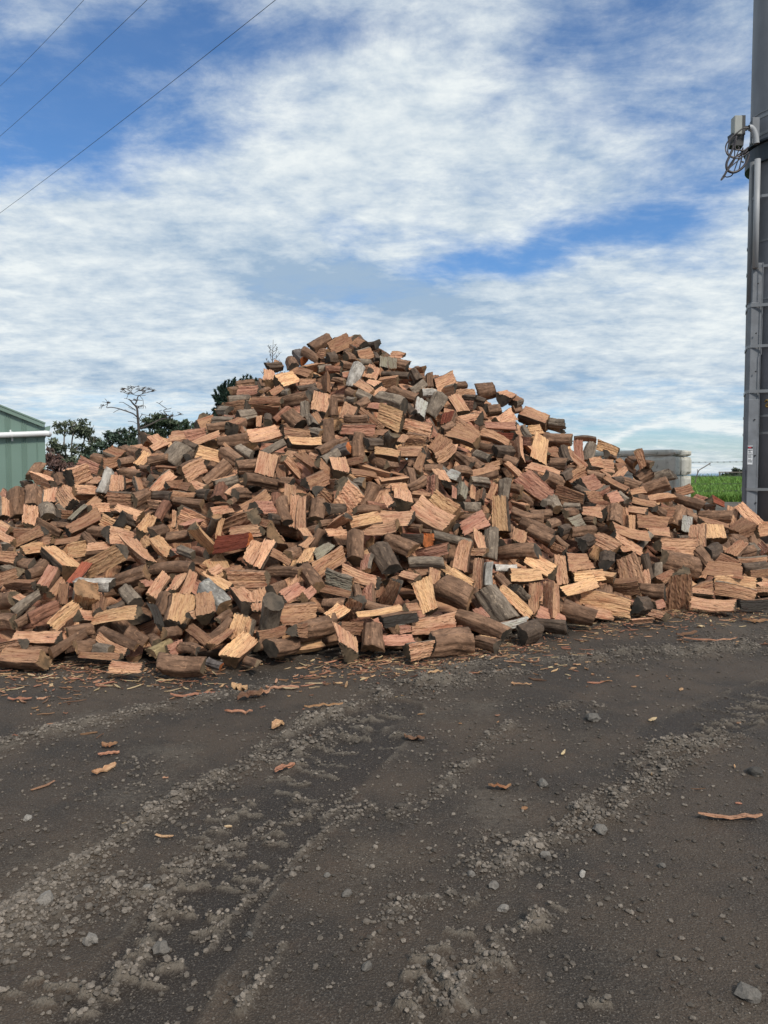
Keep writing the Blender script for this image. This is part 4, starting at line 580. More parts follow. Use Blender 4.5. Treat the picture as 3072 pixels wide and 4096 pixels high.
    for e_, off, flip in ((0, 0, 1), (M, M*n, 0)):
        ring = V[off:off+n]; c_ = ring.mean(0); inner = c_+(ring-c_)*.5; ta, tb = tilt[e_]; inner[:, 0] = c_[0]+ta*(inner[:, 1]-c_[1])+tb*(inner[:, 2]-c_[2])
        st = nb+len(cv); cv += list(inner)+[c_]
        for j in range(n):
            a_, b_ = off+j, off+(j+1) % n; c2, d2 = st+(j+1) % n, st+j
            cq.append([a_, b_, c2, d2] if not flip else [b_, a_, d2, c2]); ct.append([d2, c2, st+n] if not flip else [c2, d2, st+n])
    V = np.vstack([V, np.array(cv)]); Q = np.vstack([Q, np.array(cq)]); Tt = np.array(ct)
    mi = np.concatenate([qm, np.full(len(cq), 2), np.full(len(ct), 2)])
    # ensure outward winding for sides
    gc = V+rg.uniform(-30, 30, 3)
    vj = 1+.10*rg.standard_normal()
    wood = np.array(SPLIT[col if kind in 'sw' or col == 'Q' else rg.choice(list('nodyn'))])*vj
    if kind not in 'sw' and col != 'Q': wood = wood*rg.uniform(.35, .95)
    bark = np.array(BARK.get(col if kind in 'bre' else rg.choice(list('ddgk')), BARK['d']))*vj*rg.uniform(.9, 1.15)
    if endc is None:
        u = rg.random(); endc = (.078, .064, .050) if u < .45 else (.125, .094, .062) if u < .74 else (.19, .12, .068) if u < .93 else (.30, .18, .10)
    if col == 'Q': endc = (.40, .13, .045)
    if col == 'k': endc = (.050, .043, .036)
    cols = np.array([wood, bark, np.array(endc)*rg.uniform(.85, 1.2)])[mi]
    # long single split faces differ slightly
    if kind in 'sw': cols = cols*np.concatenate([np.tile(1+.10*np.sin(s_/per*2*pi*1.0+rg.random()*6), M), np.ones(len(cq)+len(ct))])[:, None]
    sm = np.concatenate([np.tile(mt == 1, M), np.zeros(len(cq)+len(ct), bool)])
    return V, Q, Tt, mi, cols, gc, sm

logs = []
rgl = np.random.default_rng(11)
def surf_hit(px, py, off):
    d = ray(px, py); t = np.arange(2.5, 19, .01); x = d[0]*t; y = d[1]*t; z = CAMZ+d[2]*t
    hh = np.where(y > 3, pile(x, y), 0)+off; w = np.nonzero(z < hh)[0]
    return t[w[0]] if len(w) else None
for k_, s_ in enumerate(ANN.split(';')):
    p = s_.split(); x0, y0, x1, y1, w = map(float, p[:5]); kd, co, ne = p[5]
    cx_, cy_ = (x0+x1)/2, (y0+y1)/2
    t = surf_hit(cx_, cy_, .09)
    if t is None:
        # over the crest: nearest approach of the sight line to the surface
        d = ray(cx_, cy_); tt = np.arange(6, 13.5, .02); x = d[0]*tt; y = d[1]*tt; z = CAMZ+d[2]*tt
        g_ = z-pile(x, y); i = g_.argmin()
        if g_[i] > .42: continue
        t = tt[i]
    l = Log(); D = t; d = ray(cx_, cy_); l.c = np.array([0, 0, CAMZ])+d*t; l.view = d/np.linalg.norm(d)
    v2 = ((x1-x0)/F*D)*RT-((y1-y0)/F*D)*UP; app = np.linalg.norm(v2); W = max(w/F*D, .035)
    if ne == '0': L = min(max(app*1.03, .2), .48)
    else: L = min(max(app*1.06, .30 if kd != 'e' else .30), .50)
    if kd == 'e': ap2 = min(app, .12) ; v2 = v2/max(app, 1e-6)*ap2; app = ap2
    dep = math.sqrt(max(L*L-app*app, 0)); dep = min(dep, max(.75*app, .20) if kd != 'e' else 1)
    if ne != '0' and kd != 'e': dep = max(dep, .5*app)
    sg = {'1': 1, '2': -1}.get(ne)
    if sg is None: sg = 1 if (y1 < y0) else -1
    ax = v2+sg*dep*l.view
    dz = pile(l.c[0], l.c[1])
    if dz < .04 and abs(ax[2]) < .8*np.linalg.norm(ax) and kd != 'e': ax[2] *= .25
    l.L = max(np.linalg.norm(ax), .12) if ne != '0' else L; l.L = min(max(l.L, .16), .5)
    l.x = ax/np.linalg.norm(ax)
    vz = -l.view-l.x*np.dot(-l.view, l.x); vz /= np.linalg.norm(vz)
    roll = rgl.normal(0, .42)+(.34 if kd == 's' else .15 if kd == 'b' else 0)*np.sign(np.cross(vz, l.x)[2]+1e-6)
    vy = np.cross(vz, l.x); vz = vz*cos(roll)+vy*sin(roll); l.z = vz/np.linalg.norm(vz); l.y = np.cross(l.z, l.x)
    l.W = W; l.T = {'s': min(W*rgl.uniform(.8, 1.15), .20), 'b': W*.62, 'w': W*.7, 'r': W*rgl.uniform(.85, 1), 'e': W*.62}[kd]
    if kd == 's' and W < .1: l.T = max(l.T, .06)
    l.kind = kd; l.col = co; l.fix = True; l.N = 44; l.M = 14; l.c = l.c-l.view*0; l.px = (cx_, cy_); l.pang = math.degrees(math.atan2(-(y1-y0), x1-x0)); l.ne = ne; l.vz = app
    logs.append(l)
n_ann = len(logs)
# bodies of the heap behind and below
def add_fill(x, y, off, fix=False, M=5, N=18):
    l = Log(); n_ = pile_n(np.array([x]), np.array([y]))[0]; l.c = np.array([x, y, float(pile(x, y))])+n_*off
    if l.c[2] < .07: l.c[2] = .07
    a = rgl.standard_normal(3); a = a-n_*np.dot(a, n_)*.75; l.x = a/np.linalg.norm(a); b_ = n_+.35*rgl.standard_normal(3); b_ = b_-l.x*np.dot(b_, l.x); l.z = b_/np.linalg.norm(b_); l.y = np.cross(l.z, l.x)
    l.view = None; l.L = rgl.uniform(.27, .38); l.W = rgl.uniform(.11, .19); l.kind = rgl.choice(list('sssssbbbrw')); l.T = l.W*(.95 if l.kind == 'r' else rgl.uniform(.55, .8))
    l.col = rgl.choice(list('nnnnyyoooppddd')) if l.kind in 'sw' else rgl.choice(list('ddddddddgoo')); l.fix = fix; l.N = N; l.M = M; l.ne = '0'; l.px = None; l.pang = None
    logs.append(l)
cent = np.array([l.c for l in logs])
def grid_pts(step, x0, x1, y0, y1):
    g = [(x+rgl.uniform(-.4, .4)*step, y+rgl.uniform(-.4, .4)*step) for x in np.arange(x0, x1, step) for y in np.arange(y0, y1, step)]
    return [(x, y) for x, y in g if pile(x, y) > .03]
for x, y in grid_pts(.215, -8.4, 8.6, 5.4, 19):
    h_ = float(pile(x, y)); front = y < 12.3
    dd_ = np.sqrt(((cent-np.array([x, y, h_+.05]))**2).sum(1)).min()
    if dd_ > (.19 if front else .2): add_fill(x, y, .0 if not front else -.17, N=26 if front else 16, M=7 if front else 4)
    if front and h_ > .12: add_fill(x, y, -.27, N=18, M=4)
for x, y in grid_pts(.25, -6.5, 7.5, 5.8, 12.4):
    if pile(x, y) > .3: add_fill(x, y, -.36, N=14, M=3)
print('logs', len(logs), 'annotated', n_ann)
# relax: push apart along the line of sight (placed logs) or freely (fill)
Cn = np.array([l.c for l in logs]); Ax = np.array([l.x*l.L for l in logs]); Rr = np.array([.5*math.sqrt(l.W*l.T)*.95 for l in logs])
fixd = np.array([l.fix for l in logs]); Vw = np.array([l.view if l.view is not None else (0, 0, 0) for l in logs]); C0 = Cn.copy()
hl = np.array([l.L for l in logs])/2; Un = np.array([l.x for l in logs]); seg_h = np.maximum(hl-Rr*.8, .02)
def closest(p1, d1, h1, p2, d2, h2):
    r = p1-p2; a = (d1*d2).sum(1); c = (d1*r).sum(1); f = (d2*r).sum(1); den = np.maximum(1-a*a, 1e-5)
    s = np.clip((a*f-c)/den, -h1, h1); t = np.clip(a*s+f, -h2, h2); s = np.clip(a*t-c, -h1, h1)
    return (p1+d1*s[:, None])-(p2+d2*t[:, None])
order = np.argsort(Cn[:, 0])
I = []; J = []
xsrt = Cn[order, 0]
for k_ in range(len(order)):
    hi = np.searchsorted(xsrt, xsrt[k_]+.5); cand = order[k_+1:hi]; a = order[k_]
    dv = Cn[cand]-Cn[a]; ok = (dv**2).sum(1) < .5**2; I += [a]*ok.sum(); J += list(cand[ok])
I = np.array(I); J = np.array(J)
for it in range(26):
    dv = closest(Cn[I], Un[I], seg_h[I], Cn[J], Un[J], seg_h[J]); ds = np.linalg.norm(dv, axis=1)+1e-6; pen = Rr[I]+Rr[J]-ds; m = pen > 0
    i, j, n_, p_ = I[m], J[m], dv[m]/ds[m][:, None], pen[m]
    mv = np.zeros_like(Cn)
    fi, fj = fixd[i], fixd[j]
    both = fi & fj
    vi = Vw[i]; side = ((Cn[i]-Cn[j])*vi).sum(1)  # >0: i farther
    amt = np.abs((n_*vi).sum(1))*p_*.38
    np.add.at(mv, i[both], (vi*(np.sign(side)*amt)[:, None])[both]); np.add.at(mv, j[both], (-Vw[j]*(np.sign(side)*amt)[:, None])[both])
    # fill logs yield to placed ones
    a_ = ~fi & fj; np.add.at(mv, i[a_], (n_*p_[:, None]*.6)[a_]); a_ = fi & ~fj; np.add.at(mv, j[a_], (-n_*p_[:, None]*.6)[a_])
    a_ = ~fi & ~fj; np.add.at(mv, i[a_], (n_*p_[:, None]*.22)[a_]); np.add.at(mv, j[a_], (-n_*p_[:, None]*.22)[a_])
    ln = np.linalg.norm(mv, axis=1, keepdims=True); mv = mv*np.minimum(1, .035/np.maximum(ln, 1e-6))
    Cn = Cn+mv
    # keep fill under the skin, placed logs near their spot
    dlt = Cn-C0; Cn = np.where(fixd[:, None], C0+Vw*np.clip((dlt*Vw).sum(1), -.30, .30)[:, None], Cn)
    nf = ~fixd
    hz = pile(Cn[:, 0], Cn[:, 1]); over = Cn[:, 2]-hz+.03; Cn[:, 2] = np.where(nf & (over > 0), Cn[:, 2]-over*.6, Cn[:, 2])
    Cn[:, 2] = np.maximum(Cn[:, 2], .05)
print('relaxed, pairs still overlapping', int((pen > .03).sum()))
for l, c in zip(logs, Cn): l.c = c
# build meshes, keep the lowest point on the ground
proxy_v = []; proxy_f = []; owner = []; nv = 0
keep = []
for k_, l in enumerate(logs):
    zmin = l.c[2]-.5*(abs(l.x[2])*l.L+abs(l.y[2])*l.W*.9+abs(l.z[2])*l.T)
    lift = gz(l.c[0], l.c[1])-.012-zmin
    if lift > 0: l.c = l.c+np.array([0, 0, lift])
    rg = np.random.default_rng(1000+k_); l.data = make_log(l.L, l.W, l.T, l.kind, l.col, rg, l.N, l.M)
    R = np.stack([l.x, l.y, l.z], 1); l.R = R
    V, Q = l.data[0], l.data[1]; Vw_ = V@R.T+l.c
    l.Vw = Vw_
# visibility by casting rays from the camera through a 384 x 512 grid
pv = []; pf = []; own = []; nv = 0
for k_, l in enumerate(logs):
    V, Q, Tt = l.data[:3]; pv.append(l.Vw); f = np.vstack([Q[:, [0, 1, 2]], Q[:, [0, 2, 3]], Tt])+nv; pf.append(f); own.append(np.full(len(f), k_)); nv += len(V)
pv = np.vstack(pv); pf = np.vstack(pf); own = np.concatenate(own)
bvh = BVHTree.FromPolygons(pv.tolist(), pf.tolist(), all_triangles=True)
cnt = np.zeros(len(logs), int); sx = np.zeros(len(logs)); sy = np.zeros(len(logs)); org = Vector((0, 0, CAMZ))
STEP = 6
top = {}
for py in range(1320, 2760, STEP):
    rr_ = ray(np.arange(0, 3072, STEP)+.5, np.full(512, py))
    for ii, dv in enumerate(rr_.tolist()):
        h_ = bvh.ray_cast(org, dv)
        if h_[2] is not None: o_ = own[h_[2]]; top.setdefault(ii, (py, 'ann' if o_ < n_ann else 'fill')); cnt[o_] += 1; sx[o_] += ii*STEP; sy[o_] += py
del bvh
print('TOP', [(ii*6, top.get(ii)) for ii in range(0, 512, 16)])
for k_, l in enumerate(logs): l.cnt = int(cnt[k_]); l.cen = (sx[k_]/max(1, cnt[k_]), sy[k_]/max(1, cnt[k_]))
rank = sorted(range(len(logs)), key=lambda k: -logs[k].cnt)
sel = rank[:300]; selset = set(sel)
print('visible logs', sum(l.cnt > 0 for l in logs), 'visible over 8 cells', sum(l.cnt > 8 for l in logs), 'smallest chosen', logs[sel[-1]].cnt)

# ------------------------------------------------------------------ labels
LAND = [(935, 2170, 'rust-red log with orange sawn end'), (370, 2325, 'silver-topped weathered log'), (860, 2395, 'broad smooth grey bark slab'), (738, 2670, 'lone bark log in front of the heap'),
        (1790, 2585, 'fat brown log at the front foot'), (2120, 2550, 'hollow-looking dark stump end'), (2216, 2405, 'pale upright slab at the front right'), (1985, 2420, 'wide grey-barked slab at the front'),
        (2715, 2370, 'squared post standing upright at right'), (1665, 2165, 'red-brown log with orange end'), (1570, 2235, 'big blackened cracked log'), (1565, 1678, 'big yellow knotty slab'),
        (1738, 1625, 'grey bark slab high on the right'), (1420, 1508, 'pale grey round log near the summit'), (2005, 2060, 'tall yellow split post'), (2145, 1950, 'broad pink split slab'),
        (2560, 1835, 'upright billet before the concrete blocks'), (235, 2267, 'slab at far left'), (1325, 2250, 'pale split slab at centre'), (1380, 2180, 'thick brown round log at centre'),
        (700, 1920, 'great grey round log on the left'), (400, 1925, 'white-barked log at left'), (70, 2010, 'broad bark-covered stump at far left'), (1070, 1760, 'wide pale-faced log left of centre'),
        (1590, 2080, 'wide split block at centre'), (2145, 2120, 'brown round log pointing right'), (340, 2610, 'low bark round at the left foot'), (2830, 2390, 'pale half log at the far right foot'),
        (500, 2540, 'long pale slab at the left foot'), (1330, 1395, 'long dark-ended block on the summit'), (2720, 1920, 'curved dark grey bark log'), (2960, 2050, 'slanting split log by the steel pole'),
        (1150, 1660, 'brown bark log left of the summit'), (2470, 2140, 'blackened log end'), (1120, 1520, 'pale block under the bare treetop'), (95, 2620, 'pale log at the lower left corner'),
        (1290, 2530, 'long bark round at the front'), (1385, 2590, 'pale split log with broad end'), (1075, 2570, 'pale curved slab at the front'), (880, 2190, 'yellow slab with grey side'),
        (2300, 2270, 'split block with dark square end'), (2690, 2220, 'dark red-brown bark block'), (600, 2190, 'slab with thick bands'), (1945, 1860, 'dark-ended split log'), (1800, 1880, 'pale slab above the centre right')]
LOOK = {'s': {'n': 'pale tan split', 'y': 'yellow split', 'p': 'pink split', 'o': 'orange-brown split', 'd': 'dark brown split', 'R': 'dark red split', 'g': 'grey split', 'k': 'blackened split', 'W': 'whitish split', 'G': 'grey split', 'Q': 'rust-red split'},
        'b': {'d': 'brown-barked', 'g': 'grey-barked', 'G': 'light grey-barked', 'W': 'white-barked', 'k': 'black-barked', 'o': 'reddish-barked', 'y': 'mossy-barked', 'Q': 'orange-ended grey-barked', 'n': 'brown-barked', 'p': 'reddish-barked', 'R': 'reddish-barked'}}
for l in logs:
    hk = 's' if l.kind in 'sw' else 'b'; l.look = LOOK[hk][l.col]
    ratio = l.W/l.L
    l.shape = {'s': 'slab' if ratio > .5 else 'billet' if ratio < .33 else 'log', 'w': 'wedge', 'b': 'half log', 'r': 'round log', 'e': 'log seen end-on'}[l.kind]
    v = l.x; hor = np.dot(v, RT); ver = np.dot(v, UP); dp = abs(np.dot(v, FWD))
    a = math.degrees(math.atan2(abs(ver), abs(hor)))
    if l.kind == 'e': l.pose = 'end-on'
    elif a < 17: l.pose = 'lying level'
    elif a > 66: l.pose = 'standing upright'
    else: l.pose = 'rising to the right' if hor*ver > 0 else 'rising to the left'
    l.size = (l.cnt)
S = [logs[k] for k in sel]
cents = np.array([l.cen for l in S])
# landmark anchors sit on real logs
anchors = []; used_l = set()
def fits(l, ph):
    w = ph.replace('-', ' ').split(); barky = l.kind in 'bre'
    if 'rust' in w or 'brown' in w and 'orange' in w: return l.col == 'Q' and not barky
    if 'red' in w: return l.col in 'oRp'
    if 'pink' in w: return l.col == 'p' and not barky
    if 'yellow' in w: return l.col == 'y' and not barky
    if 'blackened' in w: return l.col == 'k' and (barky or 'end' not in w)
    if 'grey' in w or 'silver' in w or 'white' in w: return l.col in 'gGW' and barky
    if 'round' in w or 'bark' in w or 'brown' in w or 'stump' in w: return barky and l.col in 'dko'
    if 'dark' in w: return l.col in 'dnok'
    if 'pale' in w: return l.col in 'nyW' and not barky
    return not barky
for px, py, ph in LAND:
    dd_ = np.hypot(cents[:, 0]-px, cents[:, 1]-py)+np.array([0 if fits(l_, ph) else 999 for l_ in S]); i = int(dd_.argmin())
    if dd_[i] < 60 and i not in used_l: used_l.add(i); anchors.append((i, ph)); S[i].label = ph
DIRN = ['right of', 'up-right of', 'above', 'up-left of', 'left of', 'down-left of', 'below', 'down-right of']
def rel(c, a):
    dx, dy = c[0]-a[0], a[1]-c[1]; r = math.hypot(dx, dy); k = int(((math.degrees(math.atan2(dy, dx))+382.5) % 360)//45) % 8
    band = 'just ' if r < 125 else '' if r < 260 else 'well ' if r < 480 else None
    return (band, k, r)
for i, l in enumerate(S):
    if i in used_l:
        base_ = l.label; l.lab = f"{base_}" if len(base_.split()) >= 4 else base_+' of the heap'; l.label_done = True; continue
    cands = []
    for ai, ph in anchors:
        r = rel(l.cen, S[ai].cen)
        if r[0] is not None: cands.append((r[2], ai, ph, r))
    cands.sort(key=lambda t: t[0]); done = None
    desc = f"{l.look} {l.shape}"; 
    for lvl in (0, 1):
        for _, ai, ph, r in cands[:7]:
            same = [j for j, o_ in enumerate(S) if j != i and o_.look == l.look and o_.shape == l.shape and (lvl == 0 and True or o_.pose == l.pose) and rel(o_.cen, S[ai].cen)[:2] == r[:2]]
            if not same:
                done = (f"{desc}, " if lvl == 0 else f"{desc} {l.pose}, ")+f"{r[0]}{DIRN[r[1]]} the {ph}"; break
        if done: break
    if not done:
        _, ai, ph, r = cands[0]
        same = [j for j, o_ in enumerate(S) if o_.look == l.look and o_.shape == l.shape and o_.pose == l.pose and rel(o_.cen, S[ai].cen)[:2] == r[:2]]
        ys2 = sorted(same, key=lambda j: S[j].cen[1]); k2 = ys2.index(i)
        q_ = 'upper' if k2 == 0 else 'lower' if k2 == len(ys2)-1 else 'middle'
        done = f"{q_} {desc} {l.pose}, {r[0]}{DIRN[r[1]]} the {ph}"
    l.lab = done
from collections import Counter
cc_ = Counter(l.lab for l in S)
for l in S:
    if cc_[l.lab] > 1:
        grp = sorted([o_ for o_ in S if o_.lab == l.lab], key=lambda o_: o_.cen[0]); 
        for o_, w_ in zip(grp, ('leftmost', 'rightmost') if len(grp) == 2 else ('leftmost', 'middle', 'rightmost', 'last')): o_.lab2 = w_+' '+o_.lab
for l in S:
    if hasattr(l, 'lab2'): l.lab = l.lab2
    w_ = l.lab.split()
    if len(w_) > 16: l.lab = l.lab.replace('rising to the right', 'rising right').replace('rising to the left', 'rising left').replace('standing upright', 'upright')
    while len(l.lab.split()) > 16 and ' the ' in l.lab: h_, _, t_ = l.lab.rpartition(' the '); l.lab = h_+' '+t_
print('label length max', max(len(l.lab.split()) for l in S), 'dups', len(S)-len(set(l.lab for l in S)))
for l in S:
    V, Q, Tt, mi, cols, gc, sm = l.data
    o = mesh_obj('firewood_log', V, [Q, Tt], WOOD, mi, sm, base=cols, gc=gc)
    M4 = Matrix.Identity(4)
    for r_ in range(3):
        for c_ in range(3): M4[r_][c_] = l.R[r_, c_]
        M4[r_][3] = l.c[r_]
    o.matrix_world = M4
    tag(o, l.lab, 'firewood log', 'split firewood logs in the heap')
rest = [l for k, l in enumerate(logs) if k not in selset]
Vs = []; Qs = []; Ts = []; mq = []; mt_ = []; cq_ = []; ct_ = []; gs = []; sq = []; st_ = []; nv = 0
for l in rest:
    V, Q, Tt, mi, cols, gc, sm = l.data
    Vs.append(l.Vw); Qs.append(Q+nv); Ts.append(Tt+nv); nq = len(Q); mq.append(mi[:nq]); mt_.append(mi[nq:]); cq_.append(cols[:nq]); ct_.append(cols[nq:]); gs.append(gc); sq.append(sm[:nq]); st_.append(sm[nq:]); nv += len(V)
heap = mesh_obj('firewood_heap', np.vstack(Vs), [np.vstack(Qs), np.vstack(Ts)], WOOD, np.concatenate(mq+mt_), np.concatenate(sq+st_), base=np.vstack(cq_+ct_), gc=np.vstack(gs))
tag(heap, 'smaller and half-hidden split logs filling the heap between the larger ones', 'firewood', kind='stuff')

# ------------------------------------------------------------------ chips and splinters
def chip_geo(L, W, T, rg, n=7):
    xs_ = np.linspace(-.5, .5, n); w = W*(1-np.abs(xs_*2)**rg.uniform(4, 14)*rg.uniform(.3, .95))*(.65+.6*rg.random(n))*.5; c = np.cumsum(rg.normal(0, .08, n))*W
    z = rg.normal(0, T*.4, n)+T*.7+rg.uniform(0, .12)*L*(xs_*2)**2*.5
    V = []
    for i in range(n):
        for s_, zz in ((-1, 0), (1, 0), (1, T), (-1, T)): V.append((xs_[i]*L, c[i]+s_*w[i], z[i]+zz*(.6+.4*rg.random())))
    V = np.array(V); Q = []
    for i in range(n-1):
        for j in range(4): Q.append([i*4+j, i*4+(j+1) % 4, (i+1)*4+(j+1) % 4, (i+1)*4+j])
    Q += [[3, 2, 1, 0], [(n-1)*4+k for k in range(4)]]
    return V, np.array(Q)
CHIPC = [(.50, .27, .17), (.56, .34, .19), (.43, .20, .13), (.36, .20, .11), (.20, .11, .07), (.62, .46, .28)]
rc = np.random.default_rng(23)
def add_chip_obj(px, py, L, W, T, ang, col, lab, name='wood_splinter'):
    V, Q = chip_geo(L*.9, W*.85, T, rc, 9); gx, gy = G(px, py)
    o = mesh_obj(name, V, [Q], WOOD[0], base=np.tile(np.array(col), (len(Q), 1)), gc=V+rc.uniform(-20, 20, 3))
    o.location = (gx, gy, gz(gx, gy)+.004); o.rotation_euler = (rc.normal(0, .15), 0, radians(ang)); tag(o, lab, 'wood splinter', 'loose splinters of wood on the yard')
for a in [(2920, 3280, .30, .040, .010, -4, CHIPC[0], 'long flat orange splinter lying alone at the right edge'),
          (415, 3085, .17, .038, .010, 62, CHIPC[1], 'upright-pointing tan splinter on dark ground at left'),
          (435, 3025, .12, .025, .008, 25, CHIPC[2], 'bent pinkish splinter just behind the upright-pointing one, left'),
          (438, 2990, .09, .05, .010, 0, CHIPC[3], 'short broad brown chip, farthest of the three at left'),
          (1105, 2905, .13, .055, .02, 70, CHIPC[1], 'pale pointed chip standing out below the middle of the heap'),
          (1140, 3090, .13, .04, .012, 40, CHIPC[2], 'pinkish chip alone in the left middle of the yard'),
          (1295, 2860, .27, .035, .012, 10, CHIPC[3], 'long brown splinter lying in front of the heap centre'),
          (955, 2845, .20, .022, .010, -3, CHIPC[0], 'thin orange splinter among the scraps, left of centre'),
          (1130, 2750, .26, .03, .012, 2, CHIPC[0], 'long orange splinter close before the heap foot'),
          (780, 2780, .36, .03, .010, 14, CHIPC[2], 'long pinkish stick before the lone bark log'),
          (1000, 2790, .20, .06, .03, 28, CHIPC[4], 'thick grey-brown offcut among the scraps'), (957, 2760, .13, .09, .02, -20, CHIPC[1], 'flat tan offcut beside the grey-brown one'),
          (1040, 2780, .18, .05, .02, 35, CHIPC[0], 'tan offcut leaning on the grey-brown one'),
          (2255, 3022, .09, .014, .006, 62, CHIPC[5], 'short whitish sliver right of the yard centre'), (2000, 3160, .12, .045, .015, -5, CHIPC[3], 'dark orange bark chip in the middle of the yard'),
          (2840, 2568, .52, .028, .012, -4, CHIPC[0], 'long tan lath lying flat before the right end of the heap'), (2745, 2550, .26, .035, .02, 20, CHIPC[4], 'dark brown stick touching the end of the long lath'),
          (3020, 2483, .30, .05, .02, 0, CHIPC[3], 'brown split strip at the right edge below the heap'), (2800, 2515, .06, .05, .01, 60, CHIPC[5], 'small pale chip between the right foot and the long lath'),
          (2610, 2893, .07, .035, .01, 25, CHIPC[5], 'whitish chip on bare ground, right middle distance'), (1740, 2735, .13, .03, .01, 25, CHIPC[1], 'tan sliver in front of the fat brown front log'),
          (80, 2800, .17, .04, .01, 5, CHIPC[2], 'pinkish splinter cluster piece near the left edge'), (1655, 2960, .14, .04, .015, -30, CHIPC[4], 'dark reddish splinter in the centre of the yard'),
          (2085, 2745, .16, .015, .008, -5, CHIPC[1], 'thin tan stick right of the fat brown front log')]:
    add_chip_obj(*a)
cv, cq3, cb, cg = [], [], [], []; nv = 0
def near_foot(x, y):
    # distance outwards from the foot of the heap
    lo = pile(x, y+.0); return lo
n_c = 0
while n_c < 3200:
    m_ = 4000; x = rc.uniform(-5, 6, m_); y = rc.uniform(1.9, 9.6, m_); h0 = pile(x, y)
    a = np.degrees(np.arctan2(x-PK[0], -(y-PK[1]))); out_ = np.hypot(x-PK[0], y-PK[1])-np.interp(a, AZT, RRT)
    cl = fbm(x*1.2+5, y*1.2, 3); pr = (np.exp(-np.clip(out_, 0, 9)/.36)*1.3+.003)*np.clip((cl-.3)*3.0, .05, 1.6)*(1+1.2*np.exp(-((x+1.05)/.6)**2-((y-5.2)/.55)**2)); pr = np.where(out_ < -.25, 0, pr)
    kk = np.nonzero(rc.random(m_) < pr*.55)[0]
    zz = ground_fn(x[kk], y[kk])[0]
    for i_, z_ in zip(kk, zz):
        L = .018+.13*rc.random()**3; V, Q = chip_geo(L, min(L*.5, .007+.015*rc.random()), .003+.003*rc.random(), rc, 4)
        an = rc.normal(.25, .7) if rc.random() < .7 else rc.random()*6.3; R_ = np.array(Matrix.Rotation(an, 3, 'Z') @ Matrix.Rotation(rc.normal(0, .2), 3, 'X')); V2 = V@R_.T+np.array([x[i_], y[i_], z_+.002])
        cv.append(V2); cq3.append(Q+nv); cb.append(np.tile(np.array(CHIPC[rc.integers(0, 6)])*rc.uniform(.55, 1.05), (len(Q), 1))); cg.append(V+rc.uniform(-20, 20, 3)); nv += len(V); n_c += 1
tag(mesh_obj('wood_chips', np.vstack(cv), [np.vstack(cq3)], WOOD[0], base=np.vstack(cb), gc=np.vstack(cg)), 'small wood chips and bark crumbs littering the ground before the heap', 'wood chips', kind='stuff')

# ------------------------------------------------------------------ green shed
M_green = simple_mat('green_sheet_steel', (.165, .250, .205), .38, .5, .06, .8)
M_green2 = simple_mat('green_trim', (.17, .25, .205), .38, .5, .05, .8)
M_white = simple_mat('white_pvc', (.72, .73, .72), .35, .5, .05, 2)
D = 16.0
e0 = P(178, 1690, D); xr = P(181, 1800, D).x; TH = radians(25); slope = math.tan(radians(22.2)); xl = xr-9.0; xm = (xl+xr)/2
shed = empty('green_shed', (xr, D, 0.0))
def loc_s(px):
    """distance left of the corner along the gable wall for a photo column"""
    k = (px-CX)/F; return (xr-D*k)/(cos(TH)-k*sin(TH))
def zat(px, py):
    y = D-sin(TH)*loc_s(px); return P(px, py, y).z
def roof_z(x): return e0.z+(xr-min(max(x, xl), xr))*slope if x > xm else e0.z+(x-xl)*slope
ribs = [xr-loc_s(153)]; base_pair = xr-loc_s(101); stepx = base_pair-(xr-loc_s(37))
q_ = base_pair
while q_ > xl+.2: ribs += [q_-.038, q_, q_+.038]; q_ -= stepx
ribs = sorted(ribs); xs_ = [xl]; zs_ = [0]
for r_ in ribs: xs_ += [r_-.012, r_-.005, r_+.005, r_+.012]; zs_ += [0, .016, .016, 0]
xs_.append(xr); zs_.append(0)
def wall_strip(mb, xs_, offs, y0, ztop, zb=0.0):
    n_ = len(xs_); v = []
    for x_, o_ in zip(xs_, offs): v += [(x_, y0-o_, zb), (x_, y0-o_, ztop(x_))]
    mb.add(v, [[2*i, 2*i+2, 2*i+3, 2*i+1] for i in range(n_-1)])
xs2 = sorted(set(xs_+[xm])); zs2 = np.interp(xs2, xs_, zs_); mb = MB()
wall_strip(mb, xs2, zs2, D, lambda x_: roof_z(x_)-.06)
mb.box(((xl+xr)/2, D+.05, 1.2), (xr-xl-.02, .06, 2.4)); mb.box((xr-.03, D+4.5, (e0.z-.1)/2), (.06, 8.9, e0.z-.12)); mb.box((xl+.03, D+4.5, (e0.z-.1)/2), (.06, 8.9, e0.z-.12)); mb.box(((xl+xr)/2, D+9, (e0.z-.1)/2), (xr-xl-.02, .06, e0.z-.12))
hang(mb.build('wall', M_green), shed)
mb = MB(); hw = (xr-xl)/2; SA = math.atan(slope); rl = hw/cos(SA)
for s_ in (1, -1):
    R_ = Matrix.Rotation(s_*SA, 3, 'Y'); mb.box((xm+s_*hw/2, D+4.45, e0.z+hw*slope/2-.02), (rl-.02, 9.1, .02), rot=R_)
hang(mb.build('roof', M_green2), shed)
for s_ in (1, -1):
    mb = MB(); R_ = Matrix.Rotation(s_*SA, 3, 'Y'); mb.box((xm+s_*hw/2, D-.06, e0.z+hw*slope/2-.055), (rl, .05, .105), rot=R_); hang(mb.build('barge_board', M_green2), shed)
mb = MB(); gp = [(0, .02), (.10, .045), (.105, .05), (.095, -.03), (.075, -.06), (0, -.075)]
gz0 = zat(181, 1712)
v = [(xr+.005+a_, D-.03+yy, gz0+b_) for yy in (0, 8.9) for a_, b_ in gp]; n_ = len(gp)
